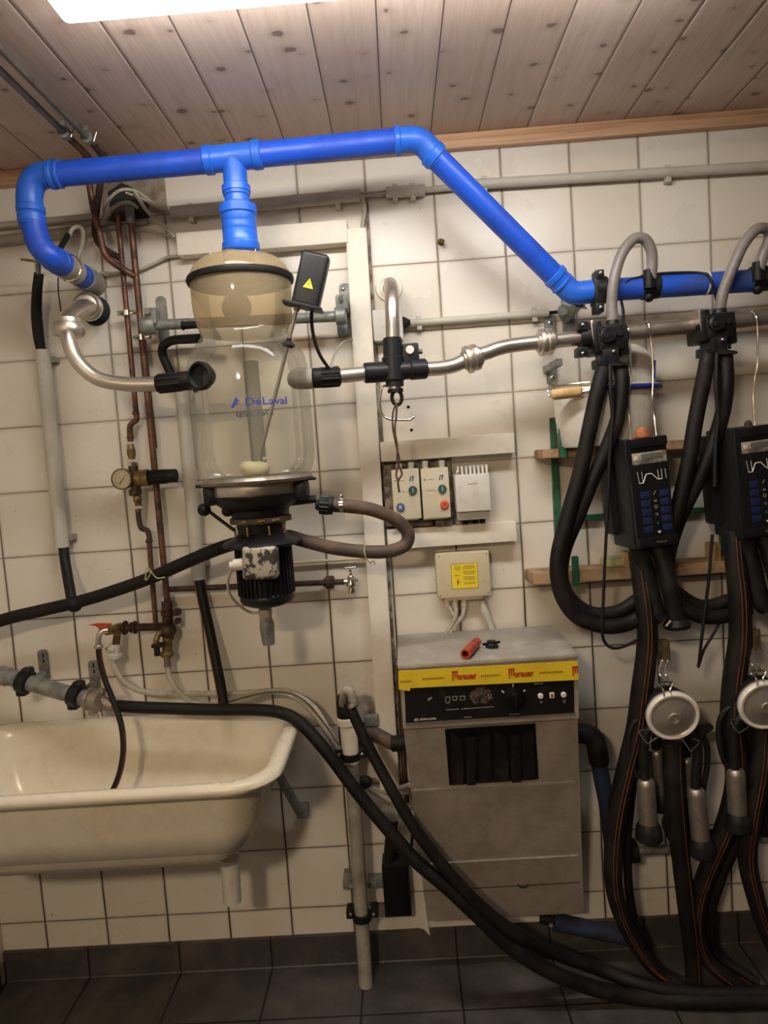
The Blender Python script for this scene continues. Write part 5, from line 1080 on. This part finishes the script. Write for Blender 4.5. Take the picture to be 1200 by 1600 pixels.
    for sx_ in (0, 1):
        dx_ = 9*sx_
        build('hanger_hook', 'chrome', [TUB([(1035+dx_, 1000, .24), (1035+dx_, 1030, .24), (1030+dx_, 1043, .25), (1031+dx_, 1055, .26), (1037+dx_, 1066, .28), (1038+dx_, 1072, .28)], 2.6, seg=8)], CL)
    build('wire_loop', 'chrome', [TUB([(1038, 1089, .30), (1036, 1077, .29), (1030, 1071, .285), (1033, 1066, .28), (1050, 1066, .28), (1051, 1071, .285), (1047, 1078, .29), (1050, 1089, .30)], 2.8, seg=8, n=4)], CL)
    build('hook_strap', 'brass', [WB(1041, 1018, 13, 32, .205, .235, .002)], CL)
    for L in ([(1019, 1140, .27), (1002, 1141, .27), (1000, 1146, .27), (1010, 1160, .27), (1014, 1161, .27), (1027, 1152, .27)], [(1065, 1153, .27), (1078, 1172, .27), (1082, 1171, .27), (1092, 1161, .27), (1091, 1157, .27), (1083, 1154, .27)]):
        build('wire_clip', 'chrome', [TUB(L, 2.4, seg=8, n=3)], CL)
    # teat cups: stainless shells with rubber mouthpiece, hanging mouth down
    for j, (tx_, ty_, bx_, by_, D, lb_) in enumerate(((1009, 1216, 1013, 1288, .25, 'front left'), (1087, 1230, 1095, 1312, .25, 'front right'), (1025, 1168, 1033, 1240, .16, 'rear left'), (1072, 1180, 1076, 1245, .15, 'rear right'))):
        a_, b_ = U(tx_, ty_, D), U(bx_, by_, D); L = (b_-a_).length
        tc_ = build('teat_cup_shell', 'dull stainless', [LAT(a_, b_-a_, [(.012, 0), (.020, .004), (.024, .012), (.025, .02), (.025, L)], 26)], CL)
        build('mouthpiece', 'black rubber', [LAT(b_-(b_-a_).normalized()*.006, b_-a_, [(.026, 0), (.033, .012), (.036, .026), (.037, .046), (.031, .052), (0, .053)], 26)], tc_)
        st = {0: [(1030, 1130, .25), (1012, 1142, .25), (1006, 1165, .25), (1006, 1195, .25), (1008, 1218, .25)], 1: [(1078, 1130, .25), (1086, 1150, .25), (1090, 1180, .25), (1088, 1210, .25), (1087, 1232, .25)], 2: [(1040, 1135, .2), (1028, 1145, .18), (1025, 1170, .16)], 3: [(1066, 1140, .2), (1072, 1155, .17), (1072, 1182, .15)]}[j]
        build('short_tube', 'black rubber', [TUB(st, .027, True, seg=14)], CL)
    build('pulse_tube', 'black rubber', [TUB([(1076, 1128, .24), (1092, 1140, .24), (1104, 1165, .24), (1105, 1195, .24), (1100, 1225, .24), (1097, 1245, .23)], .016, True), TUB([(1028, 1120, .24), (1000, 1122, .24), (985, 1140, .24), (983, 1170, .24), (990, 1200, .24), (999, 1218, .24)], .015, True)], CL)
    build('claw_lever', 'black rubber', [PRI([(1080, 1132, .25), (1095, 1134, .25), (1110, 1131, .25), (1117, 1136, .25), (1114, 1142, .25), (1100, 1150, .25), (1096, 1158, .25), (1082, 1150, .25)], (0, .02, 0), .003)], CL)
    build('rest_bar', 'galvanised steel', [CYL((992, 1330, .12), (1100, 1322, .12), .026, True, 18), CYL((996, 1330, .02), (996, 1330, .13), .02, True), WB(996, 1336, 10, 26, .0, .012, .003)], CL)
    build('cup_holder', 'black rubber', [LAT(U(978, 1330, .12), U(992, 1329, .12)-U(978, 1330, .12), [(.02, -.012), (.034, -.008), (.034, .03), (.02, .034)], 22), ], CL)
    build('cup_holder', 'black rubber', [LAT(U(1064, 1290, .14), (0, -1, 0), [(.0, -.02), (.05, -.018), (.055, .02), (0, .03)], 20)], CL)
    OFF = o0
unit(0); unit(1)

# pairs of hoses from the valves, loops and down tubes
gp = 'black hoses hanging from the inlet valves'
def blk(pts, w, label, grp=gp, stripes=None, n=7, cat='hose', name='hose', sw=.0018):
    return striped(label, pts, w, grp, stripes=stripes, cat=cat, name=name, sw=sw, n=n)
blk([(944, 572, .21), (934, 610, .22), (921, 670, .22), (906, 740, .22), (886, 810, .22), (871, 875, .22), (876, 925, .22), (900, 962, .22), (940, 978, .22), (975, 976, .21), (1003, 962, .20)], 24, 'outer black hose loop falling from the left inlet valve, lowest on the left')
blk([(969, 572, .21), (972, 600, .22), (966, 650, .22), (948, 700, .215), (925, 752, .21), (904, 805, .20), (882, 860, .19), (878, 905, .19), (893, 938, .19), (925, 958, .19), (965, 956, .19), (1000, 935, .18)], 22, 'inner black hose loop falling from the left inlet valve')
blk([(1107, 552, .21), (1100, 590, .22), (1088, 650, .22), (1076, 720, .22), (1060, 790, .21), (1044, 850, .20), (1040, 900, .20), (1056, 940, .20), (1090, 962, .20), (1130, 963, .19), (1170, 950, .18)], 23, 'outer black hose loop falling from the right inlet valve')
blk([(1133, 555, .21), (1135, 600, .22), (1128, 650, .21), (1108, 710, .21), (1086, 760, .20), (1062, 810, .19), (1046, 860, .17), (1043, 905, .17), (1062, 930, .17), (1100, 948, .17), (1150, 935, .17)], 22, 'inner black hose loop falling from the right inlet valve')
gc2 = 'thin black cables at the milking units'
one('cable', 'thin black cable from the left inlet valve looping under the control unit', 'cable', 'black rubber', [TUB([(953, 570, .23), (954, 610, .24), (957, 650, .24), (953, 700, .24), (950, 780, .24), (946, 860, .24), (943, 930, .24), (941, 985, .24), (946, 1005, .24), (960, 1013, .24), (980, 1008, .23), (1000, 996, .22)], [7, 7, 6, 5, 5, 5, 4.5, 4.5], seg=10)], gc2)
one('cable', 'thin black cable crossing the hoses below the right inlet valve', 'cable', 'black rubber', [TUB([(1120, 552, .23), (1119, 600, .24), (1122, 650, .24), (1118, 700, .24), (1117, 760, .24)], 7, seg=10)], gc2)
one('cable', 'thin black cable hanging straight down from the right control unit to a free end', 'cable', 'black rubber', [TUB([(1113, 835, .22), (1108, 900, .22), (1102, 950, .22), (1096, 1000, .22), (1092, 1037, .22), (1090, 1042, .22)], 5, seg=10), TUB([(1126, 970, .2), (1112, 995, .21), (1100, 1015, .215), (1093, 1036, .22)], 4.5, seg=8)], gc2)
gd = 'thick striped black tubes going down to the floor'
sd = ((-.25, -1, 0), (.1, -1, 0))
blk([(996, 862, .20), (1003, 910, .21), (1010, 960, .22), (1011, 1010, .22), (1003, 1080, .22), (995, 1140, .22), (980, 1200, .22), (965, 1270, .22), (958, 1340, .22), (962, 1400, .21), (985, 1460, .20), (1020, 1510, .19), UZ(1070, 1545, .02)], [28, 30, 32, 32, 34, 34, 33, 32, 30, 28, 26, 24, 20], 'thick black twin tube with orange stripes, left of the first claw lid', gd, sd)
blk([(1003, 1120, .18), (993, 1180, .18), (985, 1250, .18), (980, 1320, .18), (984, 1400, .17), (1000, 1460, .16), (1035, 1515, .15), UZ(1090, 1540, .02)], [18, 16, 15, 14, 14, 14, 13, 12], 'thin brown black tube just right of the thick striped tube', gd, None)
blk([(1050, 1160, .23), (1052, 1220, .24), (1058, 1290, .24), (1066, 1360, .23), (1074, 1430, .22), (1081, 1490, .2), UZ(1084, 1542, .02)], [32, 31, 30, 29, 28, 26, 24], 'thick black milk tube falling from the first claw lid to the floor', gd, ((.5, -1, 0),))
blk([(1146, 830, .20), (1150, 880, .21), (1156, 940, .22), (1156, 1000, .22), (1148, 1060, .22), (1144, 1120, .22), (1150, 1180, .22), (1150, 1230, .22), (1135, 1290, .22), (1112, 1345, .22), (1092, 1400, .21), (1088, 1450, .2), (1105, 1500, .19), UZ(1160, 1545, .02)], [30, 32, 34, 34, 36, 36, 36, 34, 34, 30, 28, 26, 24, 22], 'thick black tube with orange stripes left of the second claw lid', gd, sd)
blk([(1163, 1110, .18), (1166, 1170, .18), (1170, 1240, .18), (1150, 1310, .18), (1125, 1370, .17), (1110, 1430, .16), (1120, 1490, .15), UZ(1185, 1535, .02)], [26, 26, 26, 24, 20, 18, 16, 14], 'brown black tube behind the thick tube at the second claw lid', gd, None)
blk([(1192, 1140, .23), (1188, 1200, .24), (1176, 1270, .24), (1168, 1340, .23), (1180, 1400, .23), (1200, 1460, .22), UZ(1240, 1540, .02)], [32, 32, 30, 30, 28, 26, 24], 'thick black milk tube falling from the second claw lid at the picture edge', gd, sd)
one('hose_end', 'orange brown hose fitting lying on the floor at the lower right', 'fitting', 'red plastic', [CYL(UZ(1153, 1526, .016), UZ(1163, 1525, .016), .028, True)])

# ------------------------------------------------------------------ light, camera, view
w = bpy.data.worlds.new('World'); bpy.context.scene.world = w; w.use_nodes = True
w.node_tree.nodes['Background'].inputs[0].default_value = (1, .82, .64, 1); w.node_tree.nodes['Background'].inputs[1].default_value = .05
def setem(name, st): 
    for n_ in MATS[name].node_tree.nodes:
        if n_.type == 'EMISSION': n_.inputs[1].default_value = st
setem('lamp diffuser', 34.0); setem('rear lamp diffuser', 245.0)
cam = bpy.data.cameras.new('camera'); co = bpy.data.objects.new('camera', cam); C.objects.link(co)
cam.sensor_fit = 'VERTICAL'; cam.sensor_height = 24; cam.lens = F/1600*24; cam.clip_start = .01
Mx = Matrix((RX, RY, RZ)).transposed().to_4x4(); Mx.translation = CAM; co.matrix_world = Mx
sc_ = bpy.context.scene; sc_.camera = co
vs = sc_.view_settings; vs.view_transform = 'Standard'; vs.look = 'None'; vs.gamma = 1; vs.use_curve_mapping = False; vs.exposure = 0
